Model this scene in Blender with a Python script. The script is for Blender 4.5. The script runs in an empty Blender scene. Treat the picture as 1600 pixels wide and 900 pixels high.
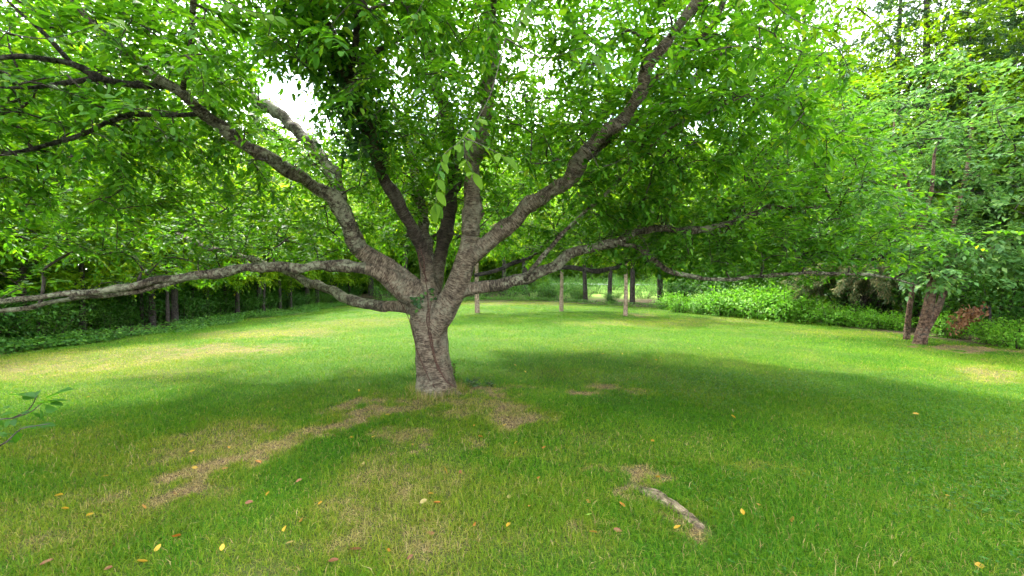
import bpy, math
import numpy as np
from mathutils import Vector, Matrix
from mathutils.bvhtree import BVHTree

rng = np.random.default_rng(11)
R = math.radians
scene = bpy.context.scene
C = scene.collection

# ------------------------------------------------------------------ camera, sky, sun, exposure
FPX, CX, CY, PITCH, CAMZ = 671.0, 800.0, 450.0, math.atan(10 / 671.0), 1.6
cam_d = bpy.data.cameras.new('camera')
cam_d.sensor_width = 36.0
cam_d.lens = 36.0 * FPX / 1600.0
cam_d.clip_start, cam_d.clip_end = 0.05, 1000.0
cam = bpy.data.objects.new('camera', cam_d)
C.objects.link(cam)
cam.location = (0, 0, CAMZ)
cam.rotation_euler = (math.pi / 2 - PITCH, 0, 0)
scene.camera = cam

SUN_EL, SUN_AZ = 55.0, -22.0          # azimuth from straight ahead, minus = to the left
world = bpy.data.worlds.new('World')
scene.world = world
world.use_nodes = True
wn, wl = world.node_tree.nodes, world.node_tree.links
wn.clear()
w_out = wn.new('ShaderNodeOutputWorld')
w_bg = wn.new('ShaderNodeBackground')
w_sky = wn.new('ShaderNodeTexSky')
w_sky.sky_type = 'NISHITA'
w_sky.sun_disc = False
w_sky.sun_elevation = R(SUN_EL)
w_sky.sun_rotation = R(SUN_AZ)
w_sky.dust_density = 2.0
w_co = wn.new('ShaderNodeTexCoord')
w_ns = wn.new('ShaderNodeTexNoise')
w_ns.inputs['Scale'].default_value = 3.5
w_ns.inputs['Detail'].default_value = 8
w_rp = wn.new('ShaderNodeValToRGB')
w_rp.color_ramp.elements[0].position = 0.40
w_rp.color_ramp.elements[1].position = 0.62
w_mx = wn.new('ShaderNodeMix')
w_mx.data_type = 'RGBA'
w_mx.inputs['B'].default_value = (11.0, 11.2, 11.8, 1)
wl.new(w_co.outputs['Generated'], w_ns.inputs['Vector'])
wl.new(w_ns.outputs['Fac'], w_rp.inputs['Fac'])
wl.new(w_rp.outputs['Color'], w_mx.inputs['Factor'])
wl.new(w_sky.outputs['Color'], w_mx.inputs['A'])
wl.new(w_mx.outputs['Result'], w_bg.inputs['Color'])
w_bg.inputs['Strength'].default_value = 0.15
wl.new(w_bg.outputs['Background'], w_out.inputs['Surface'])

sun_d = bpy.data.lights.new('sun', 'SUN')
sun_d.energy = 2.3
sun_d.angle = R(7.0)      # sun through thin bright cloud: soft shade, no hard dapples
sun_d.color = (1.0, 0.95, 0.86)
sun = bpy.data.objects.new('sun', sun_d)
C.objects.link(sun)
to_sun = Vector((math.sin(R(SUN_AZ)) * math.cos(R(SUN_EL)), math.cos(R(SUN_AZ)) * math.cos(R(SUN_EL)), math.sin(R(SUN_EL))))
sun.rotation_euler = to_sun.to_track_quat('Z', 'Y').to_euler()
sun.location = to_sun * 60

vs = scene.view_settings
vs.view_transform = 'Standard'
vs.look = 'None'
vs.exposure = 2.8
vs.gamma = 1.0
cy = scene.cycles
cy.max_bounces = 6
cy.diffuse_bounces = 4
cy.transmission_bounces = 4
cy.glossy_bounces = 2
cy.sample_clamp_indirect = 8.0
cy.use_denoising = True
cy.use_adaptive_sampling = True
cy.adaptive_threshold = 0.03
cy.caustics_reflective = False
cy.caustics_refractive = False

# ------------------------------------------------------------------ helpers
CP, SP = math.cos(PITCH), math.sin(PITCH)

def at(px, py, Y):
    """the point at depth Y (metres ahead of the camera) that the photograph shows at px, py"""
    u, v = (px - CX) / FPX, -(py - CY) / FPX
    dy, dz = CP + v * SP, -SP + v * CP
    k = Y / dy
    return np.array([u * k, Y, CAMZ + dz * k])

def proj(P):
    P = np.asarray(P, float)
    x, y, z = P[..., 0], P[..., 1], P[..., 2] - CAMZ
    d = y * CP - z * SP
    h = y * SP + z * CP
    d = np.where(d < 0.05, 0.05, d)
    return CX + FPX * x / d, CY - FPX * h / d, d

def gz(x, y):
    x, y = np.asarray(x, float), np.asarray(y, float)
    z = 0.018 * np.sin(x * 1.3 + 0.4) * np.cos(y * 1.1) + 0.010 * np.sin(x * 3.1 + y * 2.3)
    z = z + 0.05 * np.exp(-((x + 1.1) ** 2 + (y - 6.25) ** 2) / 1.2)
    z = z - 0.018 * np.clip(-x - 3, 0, 9.5)
    z = z + 0.055 * np.clip(y - 40, 0, 60) 
    return z

def onground(px, py, lift=0.0):
    Y = 6.0
    for _ in range(12):
        p = at(px, py, Y)
        g = float(gz(p[0], p[1]))
        s = (CAMZ - p[2]) / Y
        Y = (CAMZ - g) / max(s, 1e-4)
    p = at(px, py, Y)
    p[2] = float(gz(p[0], p[1])) + lift
    return p

def norm(v):
    v = np.asarray(v, float)
    return v / (np.linalg.norm(v, axis=-1, keepdims=True) + 1e-12)

def mesh_np(name, verts, polys, attrs=None, smooth=False):
    """polys: list of (n,k) index arrays"""
    me = bpy.data.meshes.new(name)
    verts = np.asarray(verts, np.float32)
    polys = [np.asarray(p, np.int32) for p in polys if len(p)]
    loops = np.concatenate([p.ravel() for p in polys]) if polys else np.zeros(0, np.int32)
    tot = np.concatenate([np.full(len(p), p.shape[1], np.int32) for p in polys]) if polys else np.zeros(0, np.int32)
    start = np.concatenate([[0], np.cumsum(tot)[:-1]]).astype(np.int32) if len(tot) else tot
    me.vertices.add(len(verts))
    me.vertices.foreach_set('co', verts.ravel())
    me.loops.add(len(loops))
    me.loops.foreach_set('vertex_index', loops)
    me.polygons.add(len(tot))
    me.polygons.foreach_set('loop_start', start)
    if smooth:
        me.polygons.foreach_set('use_smooth', np.ones(len(tot), bool))
    me.update(calc_edges=True)
    for k, a in (attrs or {}).items():
        a = np.asarray(a, np.float32)
        if a.ndim == 1:
            me.attributes.new(k, 'FLOAT', 'POINT').data.foreach_set('value', a)
        else:
            me.attributes.new(k, 'FLOAT_VECTOR', 'POINT').data.foreach_set('vector', a.ravel())
    return me

def obj(name, me, mat=None, parent=None, **props):
    o = bpy.data.objects.new(name, me)
    C.objects.link(o)
    if mat is not None and not me.materials:
        me.materials.append(mat)
    if parent is not None:
        o.parent = parent
    for k, v in props.items():
        o[k] = v
    return o

def empty(name, loc, label, category, group=None, rz=0.0, sc=1.0):
    o = bpy.data.objects.new(name, None)
    C.objects.link(o)
    o.location = loc
    o.rotation_euler = (0, 0, rz)
    o.scale = (sc, sc, sc)
    o.empty_display_size = 0.2
    o['label'], o['category'] = label, category
    if group:
        o['group'] = group
    return o

def copy_tree(src, loc, rz, sc, label, group, scz=None):
    r = src.copy()
    C.objects.link(r)
    r.location, r.rotation_euler = loc, (0, 0, rz)
    r.scale = (sc, sc, scz or sc)
    r['label'], r['group'] = label, group
    for ch in src.children:
        c = ch.copy()
        C.objects.link(c)
        c.parent = r
        for g in ch.children:
            d = g.copy()
            C.objects.link(d)
            d.parent = c
    return r

ORD = 'first second third fourth fifth sixth seventh eighth ninth tenth eleventh twelfth thirteenth fourteenth fifteenth sixteenth seventeenth eighteenth nineteenth twentieth twenty-first twenty-second twenty-third twenty-fourth twenty-fifth'.split()

class Geo:
    """collects vertices and faces of one mesh"""
    def __init__(self):
        self.v, self.q, self.t, self.a, self.n = [], [], [], {}, 0
    def add(self, v, quads=None, tris=None, **attrs):
        v = np.asarray(v, np.float32)
        if quads is not None and len(quads): self.q.append(np.asarray(quads) + self.n)
        if tris is not None and len(tris): self.t.append(np.asarray(tris) + self.n)
        for k, a in attrs.items(): self.a.setdefault(k, []).append(np.asarray(a, np.float32))
        self.v.append(v)
        self.n += len(v)
    def mesh(self, name, smooth=False, origin=None):
        v = np.concatenate(self.v)
        if origin is not None: v = v - np.asarray(origin, np.float32)
        ps = []
        if self.q: ps.append(np.concatenate(self.q))
        if self.t: ps.append(np.concatenate(self.t))
        return mesh_np(name, v, ps, {k: np.concatenate(a) for k, a in self.a.items()}, smooth)

def spline(P, step=0.1):
    """Catmull-Rom through the rows of P (any columns), resampled; first three columns are the position"""
    P = np.asarray(P, float)
    Q = np.vstack([2 * P[0] - P[1], P, 2 * P[-1] - P[-2]])
    out = []
    for i in range(1, len(Q) - 2):
        n = max(2, int(np.linalg.norm(Q[i + 1][:3] - Q[i][:3]) / step))
        t = np.linspace(0, 1, n, endpoint=False)[:, None]
        a, b, c, d = Q[i - 1], Q[i], Q[i + 1], Q[i + 2]
        out.append(0.5 * (2 * b + (c - a) * t + (2 * a - 5 * b + 4 * c - d) * t ** 2 + (3 * b - a - 3 * c + d) * t ** 3))
    return np.vstack(out + [P[-1:]])

def tube(pts, rad, sides=8, lump=0.0, cap=False, seed=0, v0=0.0):
    pts = np.asarray(pts, float)
    n = len(pts)
    rad = np.broadcast_to(np.asarray(rad, float), (n,))
    T = norm(np.gradient(pts, axis=0))
    ref = np.array([0.0, 0.0, 1.0]) if abs(T[0][2]) < 0.9 else np.array([1.0, 0.0, 0.0])
    U = np.zeros_like(pts)
    u = norm(np.cross(T[0], ref))
    for i in range(n):
        u = norm(u - T[i] * np.dot(u, T[i]))
        U[i] = u
    W = np.cross(T, U)
    th = np.linspace(0, 2 * math.pi, sides, endpoint=False)
    ct, st = np.cos(th)[None, :, None], np.sin(th)[None, :, None]
    rr = rad[:, None] * np.ones((1, sides))
    if lump:
        arc0 = np.concatenate([[0], np.cumsum(np.linalg.norm(np.diff(pts, axis=0), axis=1))])[:, None]
        tt = th[None, :]
        rr = rr * (1 + lump * (0.6 * np.sin(arc0 * 7 + 2 * tt + seed) + 0.5 * np.sin(arc0 * 17 + 3 * tt + seed * 2.1) + 0.4 * np.sin(arc0 * 31 - 2 * tt + seed)))
    v = pts[:, None, :] + rr[:, :, None] * (ct * U[:, None, :] + st * W[:, None, :])
    arc = np.concatenate([[0], np.cumsum(np.linalg.norm(np.diff(pts, axis=0), axis=1))]) + v0
    rest = np.stack([rr * ct[..., 0], rr * st[..., 0], np.repeat(arc[:, None], sides, 1)], -1)
    idx = np.arange(n * sides).reshape(n, sides)
    a, b = idx[:-1], idx[1:]
    q = np.stack([a, np.roll(a, -1, 1), np.roll(b, -1, 1), b], -1).reshape(-1, 4)
    v, rest = v.reshape(-1, 3), rest.reshape(-1, 3)
    t = np.zeros((0, 3), int)
    if cap:
        v = np.vstack([v, pts[:1], pts[-1:]])
        rest = np.vstack([rest, [[0, 0, arc[0]]], [[0, 0, arc[-1]]]])
        k0, k1 = n * sides, n * sides + 1
        f, l = idx[0], idx[-1]
        t = np.vstack([np.stack([np.roll(f, -1), f, np.full(sides, k0)], -1), np.stack([l, np.roll(l, -1), np.full(sides, k1)], -1)])
    return v, q, t, rest

def leaf_geo(pos, axis, nrm, L, W, lod=1, curl=0.12):
    """arrays of leaves: 8-vertex folded blades (lod 1) or 4-vertex folded kites (lod 0)"""
    pos, axis = np.asarray(pos, float), norm(axis)
    side = norm(np.cross(axis, nrm))
    up = np.cross(side, axis)
    L, W = np.asarray(L, float)[:, None], np.asarray(W, float)[:, None]
    n = len(pos)
    def P(a, s, h): return pos + axis * (L * a) + side * (W * s) + up * (L * h)
    if lod:
        V = np.stack([P(0, 0, 0), P(.28, .42, .05), P(.62, .40, .02), P(1, 0, -curl), P(.62, -.40, .02), P(.28, -.42, .05), P(.3, 0, -.02), P(.64, 0, -.05)], 1)
        T = np.array([[0, 1, 6], [6, 1, 2], [6, 2, 7], [7, 2, 3], [0, 6, 5], [6, 4, 5], [6, 7, 4], [7, 3, 4]])
        k = 8
    else:
        V = np.stack([P(0, 0, 0), P(.45, .5, .05), P(1, 0, -curl), P(.45, -.5, .05)], 1)
        T = np.array([[0, 1, 2], [0, 2, 3]])
        k = 4
    tris = (np.arange(n)[:, None, None] * k + T[None]).reshape(-1, 3)
    return V.reshape(-1, 3), tris, k

def rand_unit(n):
    return norm(rng.normal(size=(n, 3)))

# ------------------------------------------------------------------ materials
def new_mat(name):
    m = bpy.data.materials.new(name)
    m.use_nodes = True
    nt = m.node_tree
    nt.nodes.clear()
    out = nt.nodes.new('ShaderNodeOutputMaterial')
    return m, nt.nodes, nt.links, out

def ramp(nodes, stops):
    r = nodes.new('ShaderNodeValToRGB')
    e = r.color_ramp.elements
    while len(e) < len(stops): e.new(0.5)
    for i, (p, c) in enumerate(stops):
        e[i].position, e[i].color = p, (*c, 1)
    return r

def attr(nodes, name):
    a = nodes.new('ShaderNodeAttribute')
    a.attribute_name = name
    return a

def leaf_mat(name, stops, trans, tmix=0.4, rough=0.5, spec=0.22, per_object=0.0):
    m, N, Lk, out = new_mat(name)
    a = attr(N, 'rnd')
    fac = a.outputs['Fac']
    if per_object:
        oi = N.new('ShaderNodeObjectInfo')
        ad = N.new('ShaderNodeMath'); ad.operation = 'MULTIPLY_ADD'
        ad.inputs[1].default_value = per_object; Lk.new(oi.outputs['Random'], ad.inputs[0]); Lk.new(fac, ad.inputs[2])
        sb = N.new('ShaderNodeMath'); sb.operation = 'SUBTRACT'; sb.inputs[1].default_value = per_object / 2
        Lk.new(ad.outputs[0], sb.inputs[0]); fac = sb.outputs[0]
    r = ramp(N, stops)
    Lk.new(fac, r.inputs['Fac'])
    p = N.new('ShaderNodeBsdfPrincipled')
    p.inputs['Roughness'].default_value = rough
    p.inputs['Specular IOR Level'].default_value = spec
    Lk.new(r.outputs['Color'], p.inputs['Base Color'])
    t = N.new('ShaderNodeBsdfTranslucent')
    mc = N.new('ShaderNodeMix'); mc.data_type = 'RGBA'; mc.blend_type = 'MULTIPLY'; mc.inputs['Factor'].default_value = 1.0
    Lk.new(r.outputs['Color'], mc.inputs['A']); mc.inputs['B'].default_value = (*trans, 1)
    Lk.new(mc.outputs['Result'], t.inputs['Color'])
    mx = N.new('ShaderNodeMixShader'); mx.inputs['Fac'].default_value = tmix
    Lk.new(p.outputs[0], mx.inputs[1]); Lk.new(t.outputs[0], mx.inputs[2])
    Lk.new(mx.outputs[0], out.inputs['Surface'])
    return m

def bark_mat(name, dark, mid, light, lichen, lichen_amt=0.5, band=26.0, bump=0.7, coarse=1.0):
    m, N, Lk, out = new_mat(name)
    a = attr(N, 'rest')
    def noise(scale, detail, rough, vec):
        n = N.new('ShaderNodeTexNoise'); n.inputs['Scale'].default_value = scale; n.inputs['Detail'].default_value = detail; n.inputs['Roughness'].default_value = rough
        Lk.new(vec, n.inputs['Vector']); return n.outputs['Fac']
    mp = N.new('ShaderNodeMapping'); mp.inputs['Scale'].default_value = (15 * coarse, 15 * coarse, band * 3.4)
    Lk.new(a.outputs['Vector'], mp.inputs['Vector'])
    n1 = noise(1.0, 5, .7, mp.outputs[0])
    n2 = noise(10.0, 6, .65, a.outputs['Vector'])
    n3 = noise(17.0, 6, .75, a.outputs['Vector'])
    n4 = noise(2.2, 3, .5, a.outputs['Vector'])
    r1 = ramp(N, [(0.36, dark), (0.48, mid), (0.60, light), (0.72, mid)])
    Lk.new(n1, r1.inputs['Fac'])
    sm = N.new('ShaderNodeMath'); sm.operation = 'MULTIPLY_ADD'; sm.inputs[1].default_value = .8
    Lk.new(n4, sm.inputs[0]); Lk.new(n3, sm.inputs[2])
    r2 = ramp(N, [(0.90, (0, 0, 0)), (1.0, (1, 1, 1))])
    sh = N.new('ShaderNodeMath'); sh.operation = 'ADD'; sh.inputs[1].default_value = .02
    Lk.new(sm.outputs[0], sh.inputs[0]); Lk.new(sh.outputs[0], r2.inputs['Fac'])
    mul = N.new('ShaderNodeMath'); mul.operation = 'MULTIPLY'; mul.inputs[1].default_value = lichen_amt
    Lk.new(r2.outputs['Color'], mul.inputs[0])
    mx = N.new('ShaderNodeMix'); mx.data_type = 'RGBA'
    Lk.new(mul.outputs[0], mx.inputs['Factor']); Lk.new(r1.outputs['Color'], mx.inputs['A']); mx.inputs['B'].default_value = (*lichen, 1)
    r3 = ramp(N, [(0.38, (0.36, 0.34, 0.32)), (0.54, (1, 1, 1))])
    Lk.new(n2, r3.inputs['Fac'])
    m2 = N.new('ShaderNodeMix'); m2.data_type = 'RGBA'; m2.blend_type = 'MULTIPLY'; m2.inputs['Factor'].default_value = 0.85
    Lk.new(mx.outputs['Result'], m2.inputs['A']); Lk.new(r3.outputs['Color'], m2.inputs['B'])
    # limbs that are blackened with old algae carry the attribute 'old'
    m3 = N.new('ShaderNodeMix'); m3.data_type = 'RGBA'; m3.blend_type = 'MULTIPLY'
    Lk.new(attr(N, 'old').outputs['Fac'], m3.inputs['Factor']); Lk.new(m2.outputs['Result'], m3.inputs['A']); m3.inputs['B'].default_value = (.30, .29, .29, 1)
    p = N.new('ShaderNodeBsdfPrincipled'); p.inputs['Roughness'].default_value = 0.88; p.inputs['Specular IOR Level'].default_value = 0.2
    Lk.new(m3.outputs['Result'], p.inputs['Base Color'])
    ad = N.new('ShaderNodeMath'); ad.operation = 'MULTIPLY_ADD'; ad.inputs[1].default_value = 1.2
    Lk.new(n2, ad.inputs[0]); Lk.new(n1, ad.inputs[2])
    b = N.new('ShaderNodeBump'); b.inputs['Strength'].default_value = bump; b.inputs['Distance'].default_value = 0.06
    Lk.new(ad.outputs[0], b.inputs['Height']); Lk.new(b.outputs[0], p.inputs['Normal'])
    Lk.new(p.outputs[0], out.inputs['Surface'])
    return m

M = {}
M['bark'] = bark_mat('cherry_bark', (.030, .019, .011), (.140, .100, .064), (.31, .245, .165), (.29, .275, .185), 0.5, 26, 1.0)
M['bark_lichen'] = bark_mat('lichen_bark', (.014, .010, .006), (.070, .052, .033), (.17, .14, .095), (.26, .26, .165), 0.85, 14, .9)
M['bark_blackish'] = bark_mat('blackish_bark', (.008, .007, .006), (.026, .021, .015), (.07, .058, .043), (.14, .145, .10), 0.5, 10, 1.0)  # blackish bark colour of several side limbs
M['bark_root'] = bark_mat('root_bark', (.05, .036, .021), (.19, .14, .08), (.33, .26, .155), (.28, .22, .13), .5, 4, 1.0)
M['bark_dark'] = bark_mat('dark_bark', (.012, .009, .007), (.04, .03, .024), (.08, .064, .052), (.10, .10, .08), 0.3, 10, 0.9)
M['bark_red'] = bark_mat('reddish_bark', (.022, .011, .006), (.095, .052, .030), (.17, .10, .062), (.17, .16, .12), 0.35, 6, 1.0)
M['bark_pale'] = bark_mat('pale_bark', (.12, .08, .05), (.25, .175, .115), (.34, .26, .18), (.28, .24, .18), 0.3, 12, 0.4)
M['twig'] = bark_mat('twig_bark', (.016, .012, .009), (.045, .034, .025), (.075, .058, .043), (.10, .10, .08), 0.3, 20, 0.3)
M['vine_stem'] = bark_mat('vine_bark', (.02, .009, .006), (.075, .035, .022), (.12, .065, .042), (.1, .08, .06), 0.2, 14, 0.5)
G3 = [(0.0, (.022, .080, .008)), (.45, (.055, .160, .012)), (.8, (.100, .220, .015)), (1.0, (.19, .27, .02))]
M['leaf_main'] = leaf_mat('cherry_leaf', G3, (1.9, 1.85, .5), 0.52)
M['leaf_young'] = leaf_mat('young_cherry_leaf', [(0.0, (.045, .110, .005)), (1.0, (.085, .165, .007))], (1.8, 1.7, .4), 0.45, 0.6, 0.1)
M['leaf_tree'] = leaf_mat('wood_leaf', [(0.0, (.040, .100, .007)), (.4, (.090, .175, .009)), (.75, (.14, .235, .012)), (1.0, (.22, .30, .02))], (2.0, 1.95, .45), 0.5, per_object=0.5)
M['leaf_sun'] = leaf_mat('sunlit_leaf', [(0.0, (.05, .13, .008)), (.4, (.10, .205, .010)), (.75, (.17, .265, .012)), (1.0, (.28, .33, .018))], (2.1, 2.1, .4), 0.54, per_object=0.4)  # lighter, yellower wood leaf: sun glow put into the colour
M['leaf_right'] = leaf_mat('broad_leaf', [(0.0, (.03, .085, .022)), (.5, (.07, .165, .035)), (1.0, (.15, .24, .05))], (1.5, 1.6, .9), 0.38)
M['leaf_dark'] = leaf_mat('ivy_leaf', [(0.0, (.010, .036, .006)), (.6, (.024, .075, .009)), (1.0, (.055, .125, .012))], (1.4, 1.6, .8), 0.3, 0.45, 0.2)
M['leaf_shrub'] = leaf_mat('shrub_leaf', [(0.0, (.02, .075, .010)), (.5, (.045, .140, .014)), (1.0, (.10, .21, .02))], (1.6, 1.6, .7), 0.38, per_object=0.4)
M['leaf_bright'] = leaf_mat('weed_leaf', [(0.0, (.06, .19, .012)), (.5, (.11, .28, .016)), (1.0, (.19, .36, .03))], (1.4, 1.5, .8), 0.4, per_object=0.3)
M['needle'] = leaf_mat('pine_needle', [(0.0, (.028, .078, .026)), (.5, (.06, .135, .042)), (1.0, (.12, .19, .055))], (1.3, 1.4, .9), 0.3, per_object=0.4)
M['needle_dry'] = leaf_mat('dry_needle', [(0.0, (.12, .11, .05)), (.5, (.20, .20, .075)), (1.0, (.33, .27, .12))], (1.3, 1.2, .8), 0.25)
M['leaf_rust'] = leaf_mat('dead_leaf', [(0.0, (.10, .042, .018)), (.5, (.19, .085, .036)), (1.0, (.28, .15, .07))], (1.2, 1.0, .8), 0.3)

# ------------------------------------------------------------------ the lawn's shape, its worn places and sunlit yellow painted in
def lawn_mask(x, y):
    """above 0 inside the mown lawn, metres from its edge"""
    wob = 0.35 * np.sin(y * 0.7) + 0.2 * np.sin(y * 1.9 + 1)
    left = x + 12.1 + wob
    right = 11.7 + 0.5 * wob - x
    back = (36 - np.clip(x - 2, 0, 30) * 1.6) - y + 0.3 * np.sin(x * 1.1)
    return np.minimum(np.minimum(left, right), back)

def vnoise(x, y, s, seed):
    r = np.random.default_rng(seed)
    g = r.random((64, 64))
    xs, ys = x * s + 100, y * s + 100
    xi, yi = np.floor(xs).astype(int), np.floor(ys).astype(int)
    fx, fy = xs - xi, ys - yi
    fx, fy = fx * fx * (3 - 2 * fx), fy * fy * (3 - 2 * fy)
    def gg(a, b): return g[a % 64, b % 64]
    return (gg(xi, yi) * (1 - fx) + gg(xi + 1, yi) * fx) * (1 - fy) + (gg(xi, yi + 1) * (1 - fx) + gg(xi + 1, yi + 1) * fx) * fy

def fbm(x, y, s, seed):
    return (vnoise(x, y, s, seed) * .5 + vnoise(x, y, s * 2.1, seed + 1) * .28 + vnoise(x, y, s * 4.3, seed + 2) * .22)

PATCH = [  # px, py, half width x, half depth y (m), strength
    (690, 632, .80, .40, .72), (790, 640, .36, .55, .85), (765, 610, .45, .22, .85), (605, 728, .13, .10, 1.3), (622, 690, .25, .28, .65),
    (935, 608, .55, .22, .85), (905, 740, .22, .07, .7), (330, 690, .7, .6, .55), (740, 700, .25, .08, .7), (578, 632, .25, .2, 1.0),
    (985, 755, .15, .10, 1.1), (1020, 772, .15, .09, .9), (1055, 800, .13, .08, .9), (1085, 828, .14, .09, 1.0), (330, 690, .10, .05, .7), (905, 830, .10, .05, .8), (720, 850, .5, .18, .35),
    (450, 880, .5, .12, .45), (150, 790, .9, .5, .42), (90, 690, .8, .5, .36), (520, 840, .6, .3, .36), (1180, 735, .5, .12, .35), (800, 760, .4, .14, .3), (140, 720, .6, .4, .35), (1510, 545, 1.1, .35, .9),
    (40, 575, 3.2, 1.4, .55), (330, 548, 2.4, 1.0, .62), (180, 580, 2.4, .9, .35), (430, 520, 2.6, 1.6, .5), (200, 555, 3.5, 1.6, .5), (560, 505, 2.8, 2.2, .4),  # left lawn: dry grass, with sunlit yellow painted into these patches too
    (1000, 505, 3.4, 1.4, .38), (1150, 500, 2.6, 1.4, .35), (1330, 520, 2.4, 1.0, .3), (800, 474, 6.0, 2.8, .5), (1010, 492, .7, .7, .6),
    (1590, 590, 1.2, .6, .55), (980, 495, .5, .5, .8), (850, 700, .35, .15, .4)]  # first one paints a sunlit spot at the right edge
_PG = [(onground(a, b), c, d, s) for a, b, c, d, s in PATCH]
BASE0 = onground(682, 612)
ROOT = [onground(a, b) for a, b in ((985, 757), (1012, 768), (1040, 784), (1066, 802), (1090, 820), (1108, 836))]
STREAK = [onground(a, b) for a, b in ((615, 632), (555, 645), (495, 672), (430, 700), (350, 722), (285, 760))]

def dry_and_sunlit(x, y):
    d = np.zeros_like(x)
    w1 = fbm(x, y, 2.2, 5) - .5
    w2 = fbm(x, y, 2.2, 9) - .5
    xx, yy = x + w1 * (.6 + .12 * y), y + w2 * (.6 + .12 * y)
    for p, rx, ry, s in _PG:
        e = ((xx - p[0]) / rx) ** 2 + ((yy - p[1]) / ry) ** 2
        d = np.maximum(d, s * np.clip(1.25 - e * .8, 0, 1))
    for a, b in zip(STREAK[:-1], STREAK[1:]):
        ab = b[:2] - a[:2]
        t = np.clip(((xx - a[0]) * ab[0] + (yy - a[1]) * ab[1]) / (ab @ ab), 0, 1)
        e = np.hypot(xx - a[0] - t * ab[0], yy - a[1] - t * ab[1]) / .30
        d = np.maximum(d, .85 * np.clip(1.4 - e, 0, 1))
    n = fbm(x, y, 1.1, 21)
    fore = np.clip((5.0 - y) / 1.8, 0, 1) * np.clip((2.2 - x) / 1.6, .25, 1)
    d = np.maximum(d, np.clip((n - .44 + .08 * fore) * 2.4, 0, 1) * (.22 + .46 * fore))
    d = d * (0.1 + 1.0 * fbm(x, y, 5.0, 33) + .75 * fbm(x, y, 16.0, 37))
    return np.clip(d, 0, 1)

# ------------------------------------------------------------------ ground
def build_ground():
    def axis(lo, hi, fine_lo, fine_hi, fine, coarse):
        a = np.arange(fine_lo, fine_hi, fine)
        l = fine_lo - np.cumsum(np.geomspace(fine, coarse, 26)); l = l[l > lo]
        r = fine_hi + np.cumsum(np.geomspace(fine, coarse, 26)); r = r[r < hi]
        return np.concatenate([[lo], l[::-1], a, r, [hi]])
    xs = axis(-260, 260, -13, 13, .09, 40)
    ys = axis(-60, 400, 1.0, 14, .09, 50)
    X, Y = np.meshgrid(xs, ys)
    Z = gz(X, Y)
    v = np.stack([X, Y, Z], -1).reshape(-1, 3)
    i = np.arange(v.shape[0]).reshape(X.shape)
    q = np.stack([i[:-1, :-1], i[:-1, 1:], i[1:, 1:], i[1:, :-1]], -1).reshape(-1, 4)
    x, y = v[:, 0], v[:, 1]
    me = mesh_np('ground', v, [q], {'dry': dry_and_sunlit(x, y), 'lawn': np.clip(lawn_mask(x, y) * 1.2 + .5, 0, 1),
                                    'meadow': np.clip((y - 37) / 3, 0, 1) * np.clip((x + 2) / 6, 0, 1)}, True)
    m, N, Lk, out = new_mat('ground_soil')
    geo = N.new('ShaderNodeNewGeometry')
    n1 = N.new('ShaderNodeTexNoise'); n1.inputs['Scale'].default_value = 18; n1.inputs['Detail'].default_value = 8
    n2 = N.new('ShaderNodeTexNoise'); n2.inputs['Scale'].default_value = 90; n2.inputs['Detail'].default_value = 4
    Lk.new(geo.outputs['Position'], n1.inputs['Vector']); Lk.new(geo.outputs['Position'], n2.inputs['Vector'])
    thatch = ramp(N, [(.3, (.016, .040, .003)), (.55, (.036, .092, .005)), (.75, (.085, .125, .015))]); Lk.new(n2.outputs['Fac'], thatch.inputs['Fac'])
    straw = ramp(N, [(.32, (.04, .026, .015)), (.5, (.12, .08, .042)), (.68, (.25, .175, .085))]); Lk.new(n2.outputs['Fac'], straw.inputs['Fac'])
    litter = ramp(N, [(.3, (.02, .015, .01)), (.5, (.055, .042, .022)), (.7, (.10, .085, .04))]); Lk.new(n1.outputs['Fac'], litter.inputs['Fac'])
    mead = ramp(N, [(.3, (.10, .20, .03)), (.7, (.22, .33, .06))]); Lk.new(n1.outputs['Fac'], mead.inputs['Fac'])
    def mix(f, a, b):
        x_ = N.new('ShaderNodeMix'); x_.data_type = 'RGBA'
        Lk.new(f, x_.inputs['Factor']); Lk.new(a, x_.inputs['A']); Lk.new(b, x_.inputs['B'])
        return x_.outputs['Result']
    c = mix(attr(N, 'dry').outputs['Fac'], thatch.outputs['Color'], straw.outputs['Color'])
    o2 = mix(attr(N, 'meadow').outputs['Fac'], litter.outputs['Color'], mead.outputs['Color'])
    c = mix(attr(N, 'lawn').outputs['Fac'], o2, c)
    p = N.new('ShaderNodeBsdfPrincipled'); p.inputs['Roughness'].default_value = .95; p.inputs['Specular IOR Level'].default_value = .1
    Lk.new(c, p.inputs['Base Color'])
    b = N.new('ShaderNodeBump'); b.inputs['Strength'].default_value = .8; b.inputs['Distance'].default_value = .02
    Lk.new(n2.outputs['Fac'], b.inputs['Height']); Lk.new(b.outputs[0], p.inputs['Normal'])
    Lk.new(p.outputs[0], out.inputs['Surface'])
    obj('ground', me, m, kind='structure')
build_ground()

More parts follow.
